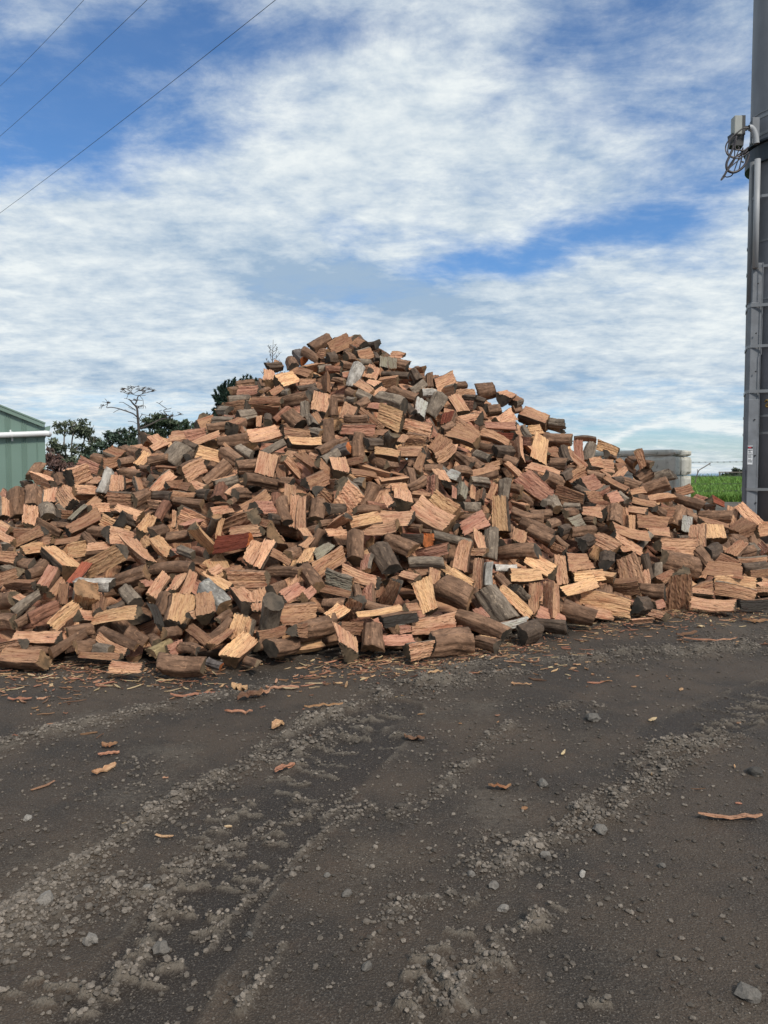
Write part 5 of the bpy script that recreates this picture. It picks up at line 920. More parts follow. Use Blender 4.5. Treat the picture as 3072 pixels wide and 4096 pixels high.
mb.add(v, [[i, i+n_, (i+1) % n_+n_, (i+1) % n_] for i in range(n_)], [[0, i, i+1] for i in range(1, n_-1)]+[[n_, n_+i+1, n_+i] for i in range(1, n_-1)])
hang(mb.build('gutter', M_green2), shed)
mb = MB(); R_p = .058; zp = zat(190, 1735); zl = zat(0, 1742); ds = loc_s(0)
def pzs(x): return zp-(zp-zl)*(xr-x)/ds
mb.tube([(xr-3.2, D-.10, pzs(xr-3.2)), (xr-.3, D-.10, pzs(xr-.3)), (xr-.02, D-.10, zp), (xr+.05, D-.09, zp), (xr+.075, D-.04, zp), (xr+.08, D+.3, zp)], R_p, 18)
mb.tube([(xr-.015, D-.10, zp), (xr+.03, D-.097, zp)], R_p*1.08, 18)
hang(mb.build('waste_pipe', M_white, smooth=False), shed)
for xx in (xr-loc_s(50), xr-loc_s(50)-2.0):
    mb = MB(); mb.tube([(xx, D-.10, pzs(xx)), (xx+.03, D-.10, pzs(xx))], R_p*1.12, 16); mb.box((xx-.01, D-.03, pzs(xx)+R_p+.02), (.03, .02, .05)); mb.box((xx+.02, D-.03, pzs(xx)-R_p-.035), (.035, .02, .06))
    hang(mb.build('pipe_clip', M_white), shed)
shed.rotation_euler = (0, 0, TH)
tag(shed, 'green sheet-metal shed with a white pipe across its gable wall', 'shed')

# ------------------------------------------------------------------ steel / timber pole at right
D = 13.0
M_pole = simple_mat('dark_slate_cladding', (.165, .170, .185), .6, .35, .22, 2.2, .002, stretch=(1, 1, .5))
M_galv = simple_mat('galvanised_steel', (.155, .166, .182), .6, .5, .20, 5, .0006, .0)
M_strap = simple_mat('steel_strap', (.21, .215, .22), .4, .5, .12, 5, 0, .3)
M_pvc = simple_mat('grey_pvc', (.34, .35, .36), .45, .4, .08, 3)
M_pvcd = simple_mat('dark_grey_pvc', (.17, .18, .19), .5, .4, .1, 3)
M_blk = simple_mat('black_plastic', (.018, .019, .021), .5, .4, .2, 8)
M_cab = simple_mat('brown_black_cable', (.040, .032, .034), .4, .5, .2, 8)
M_cabl = simple_mat('pale_cable', (.20, .17, .17), .4, .5, .2, 8)
M_boxg = simple_mat('beige_grey_plastic', (.30, .31, .285), .5, .4, .06, 6)
M_col = simple_mat('dark_painted_collar', (.030, .042, .055), .5, .4, .15, 4)
pole = empty('power_pole', (6.66, D, 0))
pc = np.array([6.66, D]); R0 = 6.66-P(3010, 700, D).x
mb = MB(); mb.tube([(pc[0], pc[1], -.1), (pc[0], pc[1], 4.8), (pc[0], pc[1], 7.2), (pc[0], pc[1], 13)], [R0*1.0, R0, R0, R0*.97], 48)
hang(mb.build('shaft', M_pole, smooth=True), pole)
def pz(py, px=3030): return P(px, py, D-.3).z
def hull(pts):
    pts = sorted(pts); lo = []; up = []
    for p in pts:
        while len(lo) > 1 and (lo[-1][0]-lo[-2][0])*(p[1]-lo[-2][1])-(lo[-1][1]-lo[-2][1])*(p[0]-lo[-2][0]) <= 0: lo.pop()
        lo.append(p)
    for p in reversed(pts):
        while len(up) > 1 and (up[-1][0]-up[-2][0])*(p[1]-up[-2][1])-(up[-1][1]-up[-2][1])*(p[0]-up[-2][0]) <= 0: up.pop()
        up.append(p)
    return lo[:-1]+up[:-1]
def strap(py, h, mat, corners, th=.006):
    z = pz(py); pts = hull([(pc[0]+(R0+.003)*cos(2*pi*i/48), pc[1]+(R0+.003)*sin(2*pi*i/48)) for i in range(48)]+corners); n_ = len(pts); v = []
    for x_, y_ in pts:
        d_ = Vector((x_-pc[0], y_-pc[1])).normalized()
        for r_, dz in ((0, -h/2), (th, -h/2), (th, h/2), (0, h/2)): v.append((x_+d_.x*r_, y_+d_.y*r_, z+dz))
    mb = MB(); mb.add(v, [[i*4+j, ((i+1) % n_)*4+j, ((i+1) % n_)*4+(j+1) % 4, i*4+(j+1) % 4] for i in range(n_) for j in range(4)]); return hang(mb.build('strap', mat), pole)
def ring(py, h, rr, mat, name, tilt=0.0, th=.012):
    z = pz(py); n_ = 48; v = []; 
    for i in range(n_):
        a = 2*pi*i/n_
        for r_, dz in ((rr, -h/2), (rr+th, -h/2), (rr+th, h/2), (rr, h/2)): v.append((pc[0]+r_*cos(a), pc[1]+r_*sin(a), z+dz+tilt*cos(a)))
    mb = MB(); q = [[i*4+j, ((i+1) % n_)*4+j, ((i+1) % n_)*4+(j+1) % 4, i*4+(j+1) % 4] for i in range(n_) for j in range(4)]
    mb.add(v, q); return hang(mb.build(name, mat), pole)
xg_ = lambda p_: P(p_, 1500, D-.28).x
GU = {1: [(xg_(3000), D-.302), (xg_(3043), D-.302), (xg_(3000), D-.2)], 2: [(xg_(2992), D-.337), (xg_(3034), D-.337), (xg_(2992), D-.205)], 3: [(xg_(2986), D-.382), (xg_(3030), D-.382), (xg_(2986), D-.22)]}
CO_ = [(xg_(3006)-.05, D-.2), (xg_(3021), D-.378), (xg_(3006), D-.30)]
for py, h, g_ in ((437, .012, 0), (455, .045, 0), (525, .045, 0), (790, .045, 4), (960, .030, 0), (1068, .04, 1), (1195, .022, 0), (1224, .05, 2), (1387, .045, 2), (1567, .05, 2), (1664, .035, 0), (1733, .04, 0), (1957, .045, 3)):
    strap(py, h, M_strap, GU.get(g_, CO_ if g_ == 4 else []))
ring(610, .26, R0+.01, M_col, 'collar', 0, .06); 
ring(562, .03, R0+.01, M_col, 'collar_rim', 0, .085)
def front(px, py, off=0.0):
    """point on the camera side of the shaft"""
    d = ray(px, py); x_ = d[0]/d[1]*D
    for _ in range(6):
        dx = min(max(x_-pc[0], -R0*.999), R0*.999); y_ = pc[1]-math.sqrt(max(R0*R0-dx*dx, 0))-off; x_ = d[0]/d[1]*y_
    t = y_/d[1]; return (x_, y_, CAMZ+d[2]*t)
def plate(px0, px1, py0, py1, mat, name, off, th=.05, bend=False):
    x0 = P(px0, 1500, D-.28).x; x1 = P(px1, 1500, D-.28).x; z0 = P(3010, py1, D-.28).z; z1 = P(3010, py0, D-.28).z
    mb = MB(); mb.box(((x0+x1)/2, D-.25-off, (z0+z1)/2), (x1-x0, th, z1-z0)); o_ = mb.build(name, mat)
    md = o_.modifiers.new('bevel', 'BEVEL'); md.width = .006; md.segments = 2
    return hang(o_, pole)
plate(3000, 3043, 1052, 1420, M_galv, 'cable_guard', .0, .10); plate(2992, 3034, 1212, 1762, M_galv, 'cable_guard', .02, .13)
plate(2986, 3030, 1600, 2180, M_galv, 'cable_guard', .05, .16); plate(2983, 2996, 1880, 2230, M_galv, 'cable_guard', .035, .10)
for a_, b_, y0_, y1_ in ((3029, 3031.5, 1056, 1420), (3026, 3028.5, 1420, 1750), (3022, 3024.5, 1764, 2150)):
    pl_ = plate(a_, b_, y0_, y1_, M_galv, 'guard_fold', .125, .02)
for px, py in ((3036, 1132), (3028, 1332), (3026, 1485), (3022, 1678), (3024, 1822), (3026, 2012)):
    mb = MB(); c_ = P(px, py, D-.42); mb.tube([(c_.x, D-.385, c_.z), (c_.x, D-.400, c_.z)], .012, 10); hang(mb.build('bolt', M_blk), pole)
mb = MB(); z0, z1 = pz(1075), pz(640); mb.tube([(P(3021, 900, D-.3).x, D-.33, z0), (P(3021, 900, D-.3).x, D-.33, z1)], .046, 16); hang(mb.build('conduit', M_pvc, smooth=True), pole)
mb = MB(); mb.tube([(P(3006, 900, D-.2).x, D-.2, z0-.6), (P(3006, 900, D-.2).x, D-.2, z1+.0)], .045, 16); hang(mb.build('conduit', M_pvcd, smooth=True), pole)
# bracket plate, junction box and short conduit bend
plate(2985, 3014, 470, 575, M_galv, 'mounting_plate', .02, .05)
b0 = P(2929, 545, D-.3); b1 = P(2963, 468, D-.3)
mb = MB(); mb.box(((b0.x+b1.x)/2, D-.30, (b0.z+b1.z)/2), (b1.x-b0.x, .14, b1.z-b0.z)); o_ = mb.build('junction_box', M_boxg); o_.modifiers.new('bevel', 'BEVEL').width = .012; hang(o_, pole)
mb = MB(); x_ = b1.x; mb.box((x_+.035, D-.24, (b0.z+b1.z)/2+.02), (.07, .16, (b1.z-b0.z)*1.0)); o_ = mb.build('box_back', M_blk); hang(o_, pole)
mb = MB(); mb.box((x_-.05, D-.27, b0.z-.07), (.20, .14, .20), jit=.012); mb.box((x_+.04, D-.24, (b0.z+b1.z)/2), (.2, .05, .06)); hang(mb.build('cable_gland', M_blk), pole)
def pp(pts, y): return [tuple(P(a_, b_, y)) for a_, b_ in pts]
def smooth_path(pts, n=8):
    pts = [Vector(p) for p in pts]; o_ = []
    for i in range(len(pts)-1):
        p0, p1, p2, p3 = pts[max(i-1, 0)], pts[i], pts[i+1], pts[min(i+2, len(pts)-1)]
        for k in range(n):
            t = k/n; o_.append(.5*((2*p1)+(-p0+p2)*t+(2*p0-5*p1+4*p2-p3)*t*t+(-p0+3*p1-3*p2+p3)*t**3))
    return o_+[pts[-1]]
mb = MB(); mb.tube(smooth_path(pp([(3025, 575), (3022, 548), (3015, 525), (3004, 512), (2996, 512)], D-.42)), .048, 16, cap=False); hang(mb.build('conduit_bend', M_pvc, smooth=True), pole)
coil = empty('cable_coil', P(2950, 620, D-.45))
CAB = [([(2996, 513), (2975, 512), (2950, 530), (2920, 555), (2903, 585), (2908, 615), (2930, 628), (2965, 622), (2990, 600)], .011, 0),
       ([(2960, 522), (2925, 552), (2912, 590), (2915, 620), (2940, 634), (2970, 628), (2996, 608)], .010, 0),
       ([(2945, 545), (2935, 585), (2918, 625), (2906, 655), (2910, 680), (2935, 690), (2965, 675), (2985, 650), (2996, 620)], .020, 0),
       ([(2990, 612), (2955, 640), (2915, 675), (2892, 705), (2884, 720), (2892, 714), (2905, 690), (2930, 655), (2955, 600), (2952, 585)], .009, 0),
       ([(2985, 600), (2945, 625), (2915, 665), (2898, 700), (2910, 708), (2930, 698), (2945, 660), (2960, 620), (2972, 590)], .009, 0),
       ([(2938, 588), (2938, 625), (2925, 655), (2906, 690), (2895, 712)], .009, 0), ([(2972, 592), (2965, 640), (2955, 680), (2945, 688)], .010, 0),
       ([(2944, 560), (2940, 595), (2955, 600), (2975, 602), (2992, 590)], .012, 0), ([(2962, 645), (2975, 649)], .014, 0),
       ([(2903, 592), (2904, 605), (2918, 622), (2945, 628), (2975, 610)], .010, 1)]
for i, (pts, r_, m_) in enumerate(CAB):
    yy = D-.44-.02*(i % 4); mb = MB(); mb.tube(smooth_path(pp(pts, yy)), r_, 8); hang(mb.build('cable', M_cabl if m_ else M_cab, smooth=True), coil)
tag(coil, 'loose coil of dark cables hanging under the box on the pole', 'cable coil')
hang_sign = None
M_sw = simple_mat('sign_white', (.60, .62, .64), .5, .4, .05, 9); M_sk = simple_mat('sign_black', (.02, .02, .022), .6, .3, .1, 9); M_sr = simple_mat('sign_red', (.42, .05, .07), .6, .3, .2, 60)
yS = D-.25-.05-.08-.004
s0 = P(2989, 1858, yS); s1 = P(3011, 1783, yS); sw = s1.x-s0.x; shh = s1.z-s0.z
mb = MB(); mb.box(((s0.x+s1.x)/2, yS-.002, (s0.z+s1.z)/2), (sw, .004, shh)); sign = mb.build('warning_sign', M_sw); hang(sign, pole)
def srect(u0, u1, v0, v1, mat, name, dy=.0065):
    mb = MB(); mb.box((s0.x+sw*(u0+u1)/2, yS-dy, s1.z-shh*(v0+v1)/2), (sw*(u1-u0), .003, shh*(v1-v0))); o_ = mb.build(name, mat); o_.parent = sign; o_.matrix_parent_inverse = sign.matrix_parent_inverse.copy() if False else Matrix.Identity(4); return o_
def srects(lst, mat, name, dy):
    mb = MB()
    for u0, u1, v0, v1 in lst: mb.box((s0.x+sw*(u0+u1)/2, yS-dy, s1.z-shh*(v0+v1)/2), (sw*(u1-u0), .003, shh*(v1-v0)))
    o_ = mb.build(name, mat); o_.parent = sign; return o_
srects([(.02, .98, .04, .155)], M_sk, 'header_band', .0055); srects([(.10, .68, .055, .135)], M_sr, 'header_oval', .0085)
rl_ = random.Random(4); lines = []
for v_, u0, u1, hh_ in ((.215, .05, .95, .03), (.265, .18, .6, .02), (.325, .18, .62, .02), (.375, .08, .88, .02), (.46, .05, .95, .025), (.52, .12, .75, .02), (.575, .12, .75, .018), (.625, .12, .8, .02), (.73, .15, .72, .02), (.785, .05, .93, .02), (.84, .1, .3, .035), (.84, .38, .9, .04)):
    u = u0
    while u < u1: w_ = rl_.uniform(.05, .12); lines.append((u, min(u+w_, u1), v_, v_+hh_)); u += w_+.025
srects(lines, M_sk, 'small_print', .0055)
M_blue = simple_mat('blue_tag', (.02, .11, .36), .5, .4, .1, 20); M_yel = simple_mat('yellow_strip', (.42, .36, .16), .5, .4, .15, 30); M_brs = simple_mat('brass', (.45, .30, .09), .4, .5, .3, 30, 0, .4)
def patch(px0, px1, py0, py1, mat, name, th=.01):
    a_ = front((px0+px1)/2, (py0+py1)/2, .055); w_ = (px1-px0)/F*a_[1]; h_ = (py1-py0)/F*a_[1]; mb = MB(); mb.box((a_[0], a_[1], a_[2]), (w_, th, h_)); return hang(mb.build(name, mat), pole)
patch(3027, 3040, 1583, 1597, M_blue, 'blue_tag'); ps = patch(3052, 3060, 1494, 1553, M_yel, 'number_strip')
a_ = front(3056, 1523, .055); mb = MB()
for k in range(7): mb.box((a_[0], a_[1]-.007, a_[2]+(.095-.032*k)), (.014+.004*(k % 2), .003, .016))
hang(mb.build('strip_characters', M_sk), pole)
mb = MB(); mb.tube(smooth_path([front(3060, 1607, .07), front(3064, 1601, .07), front(3072, 1602, .07), front(3076, 1608, .07), front(3070, 1615, .07), front(3062, 1622, .07), front(3068, 1627, .07), front(3078, 1624, .07)]), .011, 8); hang(mb.build('pole_number', M_brs, smooth=True), pole)
tag(pole, 'dark round pole wrapped in steel straps with grey cable guards, at right edge', 'power pole')

# ------------------------------------------------------------------ overhead wires
M_wire = simple_mat('wire', (.03, .032, .036), .5, .4, .1, 3)
for (x0, y0, Y0), (x1, y1, Y1), lab in (((0, 345, 34), (335, 0, 26), 'highest overhead wire, crossing the top left corner'), ((0, 545, 32), (588, 0, 23), 'middle overhead wire of the three at top left'), ((0, 852, 30), (1102, 0, 18), 'lowest and longest overhead wire, across the blue sky at top left')):
    a_ = P(x0, y0, Y0); b_ = P(x1, y1, Y1); v_ = b_-a_; n_ = 14; pts = []
    for i in range(n_+1):
        t = -.6+2.0*i/n_; p_ = a_+v_*t; p_.z += .25*(t*(t-1)); pts.append(p_)
    mb = MB(); mb.tube(pts, .0068, 6); tag(mb.build('overhead_wire', M_wire), lab, 'overhead wire', 'overhead wires')

# ------------------------------------------------------------------ concrete blocks
mc, nt, b = new_mat('weathered_concrete', .9, .2); t_ = nt.nodes.new('ShaderNodeTexCoord'); v = t_.outputs['Object']
n1 = noise(nt, v, 2.5, 6, .65); n2 = noise(nt, v, 14, 6, .65); n3 = noise(nt, vmul(nt, v, (9, 9, 1.2)), 1, 5, .6)
c = mixc(nt, maprange(nt, n1, .35, .65), (.40, .39, .33), (.60, .58, .51)); c = mixc(nt, maprange(nt, n3, .55, .75, 0, .4), c, (.24, .23, .195)); c = mixc(nt, maprange(nt, n2, .60, .70, 0, .7), c, (.10, .095, .085))
nt.links.new(c, b.inputs['Base Color']); bump(nt, b, n2, .6, .006)
rb = np.random.default_rng(5)
def block(cx, cy, z0, z1, lx, ly, rot, lab):
    nx_, ny_, nz_ = 26, 12, max(3, int((z1-z0)/.07)); V = []; 
    # displaced box from a subdivided cube grid
    mb = MB()
    def face(o_, u, v_, nu, nv_):
        us = np.linspace(0, 1, nu+1); vs = np.linspace(0, 1, nv_+1); g = np.array([[o_+u*a_+v_*b_ for b_ in vs] for a_ in us]).reshape(-1, 3)
        id_ = np.arange((nu+1)*(nv_+1)).reshape(nu+1, nv_+1); return g, np.stack([id_[:-1, :-1], id_[1:, :-1], id_[1:, 1:], id_[:-1, 1:]], -1).reshape(-1, 4)
    hx, hy, hz = lx/2, ly/2, (z1-z0)/2; e = np.array
    for o_, u, v_, nu, nv_ in ((e([-hx, -hy, -hz]), e([2*hx, 0, 0]), e([0, 0, 2*hz]), nx_, nz_), (e([hx, hy, -hz]), e([-2*hx, 0, 0]), e([0, 0, 2*hz]), nx_, nz_), (e([hx, -hy, -hz]), e([0, 2*hy, 0]), e([0, 0, 2*hz]), ny_, nz_), (e([-hx, hy, -hz]), e([0, -2*hy, 0]), e([0, 0, 2*hz]), ny_, nz_), (e([-hx, -hy, hz]), e([2*hx, 0, 0]), e([0, 2*hy, 0]), nx_, ny_), (e([-hx, hy, -hz]), e([2*hx, 0, 0]), e([0, -2*hy, 0]), nx_, ny_)):
        g, q = face(o_, u, v_, nu, nv_); mb.add(g, q)
    vv = np.vstack(mb.v); ph = rb.random()*50
    # chips along the edges: pull in where two coordinates are extreme
    ex = np.clip(1-(hx-np.abs(vv[:, 0]))/.03, 0, 1); ey = np.clip(1-(hy-np.abs(vv[:, 1]))/.03, 0, 1); ez = np.clip(1-(hz-np.abs(vv[:, 2]))/.03, 0, 1)
    edge = np.clip(ex+ey+ez-1, 0, 1); nzv = fbm(vv[:, 0]*5+ph, vv[:, 2]*5+vv[:, 1]*6, 4)
    vv = vv*(1-(edge*(.012+.075*np.clip(nzv-.45, 0, 1)*2)/np.array([hx, hy, hz]).reshape(3, 1)).T)+(.008*(nzv-.5))[:, None]*np.sign(vv)
    mb.v = [vv]; o_ = mb.build('concrete_block', mc); o_.location = (cx, cy, (z0+z1)/2); o_.rotation_euler = (0, 0, rot); tag(o_, lab, 'concrete block', 'stacked concrete blocks behind the heap')
cr_ = P(2703, 1800, 15.0); rot = radians(-38); Lb = 2.3
zt = P(2703, 1797, 15.0).z; zc = P(2703, 1823, 15.0).z; zm = P(2703, 1902, 15.0).z
dirx = Vector((cos(rot), sin(rot), 0)); diry = Vector((-sin(rot), cos(rot), 0))
for row, (off, dx_, nm) in enumerate(((.17, 0.0, 'front'), (.69, .02, 'rear'))):
    c_ = Vector((cr_.x, 15.0, 0))-dirx*(Lb/2-dx_)+diry*off
    for (z0, z1), w_ in zip(((-.03, .66), (.665, zm-.003), (zm+.003, zc-.003), (zc+.003, zt)), ('bottom', 'second', 'third', 'thin capping')):
        lab = {('front', 'bottom'): 'lowest concrete block of the front stack, hidden behind the heap', ('front', 'second'): 'concrete block just above the logs in the front stack', ('front', 'third'): 'tall stained concrete block under the cap of the front stack', ('front', 'thin capping'): 'thin chipped concrete capping slab on the front stack',
               ('rear', 'bottom'): 'lowest concrete block of the rear stack beside the grass', ('rear', 'second'): 'rear stack concrete block at grass level, right end', ('rear', 'third'): 'rear stack concrete block under its cap, right end', ('rear', 'thin capping'): 'thin capping slab on the rear stack, rightmost'}[(nm, w_)]
        block(c_.x+rb.normal(0, .006), c_.y+rb.normal(0, .004), z0, z1, Lb, (.34, .66)[row], rot+rb.normal(0, .004), lab)

# ------------------------------------------------------------------ paddock, fence, far country
def field_z(x, y):
    t = np.clip((y-15.7)/11, 0, 1); z = .93+.34*(t*t*(3-2*t))+.04*(fbm(x*.6, y*.6, 3)-.5)
    u = np.clip((y-27)/14, 0, 1); zl = -.14+1.36*u*u*(3-2*u); k_ = np.clip(-(x-.5)/4, 0, 1); k_ = k_*k_*(3-2*k_); z = z*(1-k_)+zl*k_
    z = z-np.clip(y-30, 0, None)**1.35*.035*(1-.75*k_)
    return z
M_grassb = simple_mat('grass_soil', (.045, .085, .022), .9, .1, .35, 3)
gxs = np.concatenate([np.linspace(-70, 2, 40), np.linspace(2.3, 12, 60), np.linspace(13, 80, 40)]); gys = np.concatenate([[15.72], np.linspace(16, 34, 60), np.linspace(36, 330, 60)])
gX, gY = np.meshgrid(gxs, gys); gZ = field_z(gX, gY); id_ = np.arange(gX.size).reshape(gX.shape); q = np.stack([id_[:-1, :-1], id_[:-1, 1:], id_[1:, 1:], id_[1:, :-1]], -1).reshape(-1, 4)
# keep the field clear of the shed
msk = ~((gX.ravel()[q].mean(1) < -5.2) & (gY.ravel()[q].mean(1) < 27)); 
tag(mesh_obj('field', np.stack([gX, gY, gZ], -1).reshape(-1, 3), [q], M_grassb, smooth=True), kind='structure')
M_far = simple_mat('far_plain', (.06, .075, .05), .95, .1, .45, .0012); 
mb = MB(); n_ = 48; mb.add([(-40000+80000*i/n_, 300 if k == 0 else 45000, -42) for k in (0, 1) for i in range(n_+1)], [[i, i+1, i+n_+2, i+n_+1] for i in range(n_)]); tag(mb.build('plain', M_far), kind='structure')
mgr, nt, b = new_mat('grass', .6, .25); nt.links.new(attr(nt, 'base'), b.inputs['Base Color'])
rgg = np.random.default_rng(9); n_ = 30000
yy = 15.8+ (rgg.random(n_)**1.6)*14; xx = yy*rgg.uniform(.385, .52, n_); zz = field_z(xx, yy); hh = (.07+.13*rgg.random(n_))*np.where(rgg.random(n_) < .04, 1.5, 1); w_ = .006+.008*rgg.random(n_); a = rgg.random(n_)*6.28; lean = rgg.normal(0, .05, (n_, 2))
bx, by = np.cos(a)*w_, np.sin(a)*w_
p0 = np.stack([xx-bx, yy-by, zz-.02], -1); p1 = np.stack([xx+bx, yy+by, zz-.02], -1); pm0 = np.stack([xx-bx*.7+lean[:, 0]*.5, yy-by*.7+lean[:, 1]*.5, zz+hh*.6], -1); pm1 = np.stack([xx+bx*.7+lean[:, 0]*.5, yy+by*.7+lean[:, 1]*.5, zz+hh*.6], -1); p2 = np.stack([xx+lean[:, 0]*1.4, yy+lean[:, 1]*1.4, zz+hh], -1)
V = np.stack([p0, p1, pm1, pm0, p2], 1).reshape(-1, 3); k5 = np.arange(n_)[:, None]*5
gcol = np.array([.13, .27, .055])*(.55+.8*rgg.random((n_, 1)))*np.array([1, 1, 1])+np.array([.05, .02, 0])*rgg.random((n_, 1))
tag(mesh_obj('grass', V, [k5+np.array([[0, 1, 2, 3]]), k5+np.array([[3, 2, 4]])], mgr, base=np.repeat(gcol, 5, 0)), 'lush green paddock grass beyond the fence', 'grass', kind='stuff')
M_sleep = simple_mat('weathered_sleeper', (.17, .165, .15), .9, .2, .3, 4, .004, stretch=(1, 6, 6))
for i, (z0, z1) in enumerate(((-.02, .29), (.295, .59), (.595, P(2900, 2009, 15.6).z))):
    mb = MB(); mb.box((7.0, 15.6+.004*i, (z0+z1)/2), (7.6, .12, z1-z0), jit=.003); tag(mb.build('retaining_sleeper', M_sleep), ['bottom grey sleeper of the low retaining wall behind the heap', 'middle grey sleeper of the low retaining wall behind the heap', 'top grey sleeper edging the paddock grass'][i], 'sleeper', 'sleepers of the low retaining wall')
# wire fence
fence = empty('wire_fence', (6.4, 16.2, float(field_z(np.array([6.4]), np.array([16.2]))[0])))
M_bw = simple_mat('fence_wire', (.055, .055, .055), .6, .3, .2, 6); M_post = simple_mat('fence_post', (.16, .14, .12), .9, .2, .3, 6)
Yf = 16.2
for y0, y1, barb in ((1853, 1845, 1), (1909, 1902, 1), (1939, 1932, 1), (1966, 1961, 1)):
    a_ = P(2170, y0, Yf); b_ = P(2990, y1, Yf); a_ = a_; b_ = a_+(b_-a_)*1.45; a_ = P(2170, y0, Yf)-(P(2990, y1, Yf)-P(2170, y0, Yf))*.05
    mb = MB(); n_ = 10; mb.tube([a_+(b_-a_)*(i/n_)-Vector((0, 0, .012*sin(pi*i/n_))) for i in range(n_+1)], .0032, 5)
    L_ = (b_-a_).length; k = 0
    while k*.13 < L_:
        p_ = a_+(b_-a_)*(k*.13/L_); p_ = Vector((p_.x, p_.y, p_.z-.012*sin(pi*k*.13/L_))); mb.tube([p_+Vector((-.018, 0, .012)), p_+Vector((.018, 0, -.012))], .0028, 4); mb.tube([p_+Vector((-.012, 0, -.014)), p_+Vector((.012, 0, .014))], .0028, 4); k += 1
    hang(mb.build('barbed_wire', M_bw), fence)
for xx in (P(2170, 1850, Yf).x-.2, 9.2):
    mb = MB(); mb.tube([(xx, Yf+.02, .85), (xx, Yf+.02, 1.82)], [.05, .045], 10); hang(mb.build('post', M_post), fence)
tag(fence, 'barbed wire fence of four strands in front of the green paddock', 'fence')
# far goal-like gate frame
gf = empty('gate_frame', P(2878, 1925, 44)); mb = MB(); a_ = P(2878, 1926, 44); b_ = P(2878, 1893, 44)
mb.box((a_.x, 44, (a_.z+b_.z)/2-.1), (.07, .07, b_.z-a_.z+.25)); hang(mb.build('post', M_post), gf)
mb = MB(); mb.box((a_.x+1.75, 44, (a_.z+b_.z)/2-.1), (.07, .07, b_.z-a_.z+.25)); hang(mb.build('post', M_post), gf)
mb = MB(); mb.box((a_.x+.87, 44, b_.z+.06), (1.85, .06, .06)); hang(mb.build('top_rail', M_post), gf)
tag(gf, 'grey rail frame standing in the paddock in front of the far gum', 'gate frame')

# ------------------------------------------------------------------ trees
M_trunk = simple_mat('pale_bark', (.20, .175, .15), .85, .2, .35, 3, .01, stretch=(1, 1, .3)); M_dead = simple_mat('dead_wood', (.085, .072, .066), .85, .2, .4, 3, .01); M_dark = simple_mat('dark_twigs', (.07, .055, .045), .9, .2, .3, 4)
ml, nt, b = new_mat('foliage', .6, .25); nt.links.new(attr(nt, 'base'), b.inputs['Base Color'])
rt = np.random.default_rng(31)
def leaves(name, clumps, col, n_per, size, parent, elong=1.0, var=.35):
    """clumps: (x,y,z,rx,ry,rz) ellipsoids in world metres, filled mostly near their shells"""
    V = []; cols = []
    for (cx, cy, cz, rx, ry, rz) in clumps:
        n = int(n_per*2.4*(rx*rz))+8; d = rt.standard_normal((n, 3)); d /= np.linalg.norm(d, axis=1, keepdims=True); r = rt.random((n, 1))**.45
        c_ = np.array([cx, cy, cz])+d*r*np.array([rx, ry, rz])*(1+.22*rt.standard_normal((n, 1)))
        u = rt.standard_normal((n, 3)); u /= np.linalg.norm(u, axis=1, keepdims=True); w = np.cross(u, rt.standard_normal((n, 3))); w /= np.linalg.norm(w, axis=1, keepdims=True)
        s = size*(.6+.8*rt.random((n, 1))); V.append(np.stack([c_-u*s*elong, c_+w*s*.5, c_+u*s*elong, c_-w*s*.5], 1))
        cc = np.array(col)*(1+var*rt.standard_normal((n, 1)))*(1+.2*rt.standard_normal()); cols.append(np.clip(cc, .004, 1))
    V = np.concatenate(V).reshape(-1, 3); n = len(V)//4; q = np.arange(n*4).reshape(-1, 4)
    return mesh_obj(name, V, [q], ml, base=np.repeat(np.concatenate(cols), 4, 0), parent=None)
def tree(name, label, base_px, D, clump_px, col, n_per, size, branches=(), tr=.15, group='trees beyond the heap', elong=1.6, hgt=None, bark=None, depth=1.0, gbase=None):
    bx = P(base_px[0], 1897, D).x; gb = float(field_z(np.array([bx]), np.array([D]))[0]) if gbase is None else gbase; root = empty(name, (bx, D, gb)); clumps = []
    mbk = MB(); f0 = Vector((bx, D, gb+.8))
    cz_top = min(c[1] for c in clump_px)
    for (px, py, rx, ry) in clump_px:
        c = P(px, py, D+rt.uniform(-.3, .3)*rx/F*D); a_, b_ = rx/F*D, ry/F*D; m = max(4, int(rx*ry/90))
        for _ in range(m):  # split each mass into ragged clumps
            th = rt.random()*6.28; rr = rt.random()**.5; k = rt.uniform(.34, .6)
            clumps.append((c.x+cos(th)*rr*a_*.95, c.y+rt.uniform(-1, 1)*a_*depth*.7, c.z+sin(th)*rr*b_*.95-(.25*b_ if rt.random() < .3 else 0), a_*k, a_*k*depth, b_*k*rt.uniform(.7, 1.2)))
        mid = f0.lerp(Vector(c), .55)+Vector((rt.normal(0, .15), 0, rt.normal(0, .1)))
        mbk.tube(smooth_path([f0, mid, c, c+Vector((rt.normal(0, .2)*a_, 0, b_*.4))], 4), [tr*.36*(1-.9*i/12)+.010 for i in range(13)], 6)
        for _ in range(3): q_ = c+Vector((rt.uniform(-1, 1)*a_*.8, 0, rt.uniform(-.3, .8)*b_)); mbk.tube([mid.lerp(c, .6), mid.lerp(q_, .8)+Vector((0, 0, -.05)), q_], [tr*.22, tr*.14, .01], 5)
    o = leaves('crown', clumps, col, n_per, size, root, elong); hang(o, root)
    mb2 = MB(); mb2.tube([(bx, D, gb-.3), (bx+.05, D, gb+.4), tuple(f0)], [tr*.9, tr*.7, tr*.5], 10); hang(mb2.build('trunk', bark or M_trunk, smooth=True), root)
    hang(mbk.build('branches', bark or M_trunk, smooth=True), root); tag(root, label, 'tree', group); return root
GC = (.098, .115, .072); GD = (.052, .075, .043)
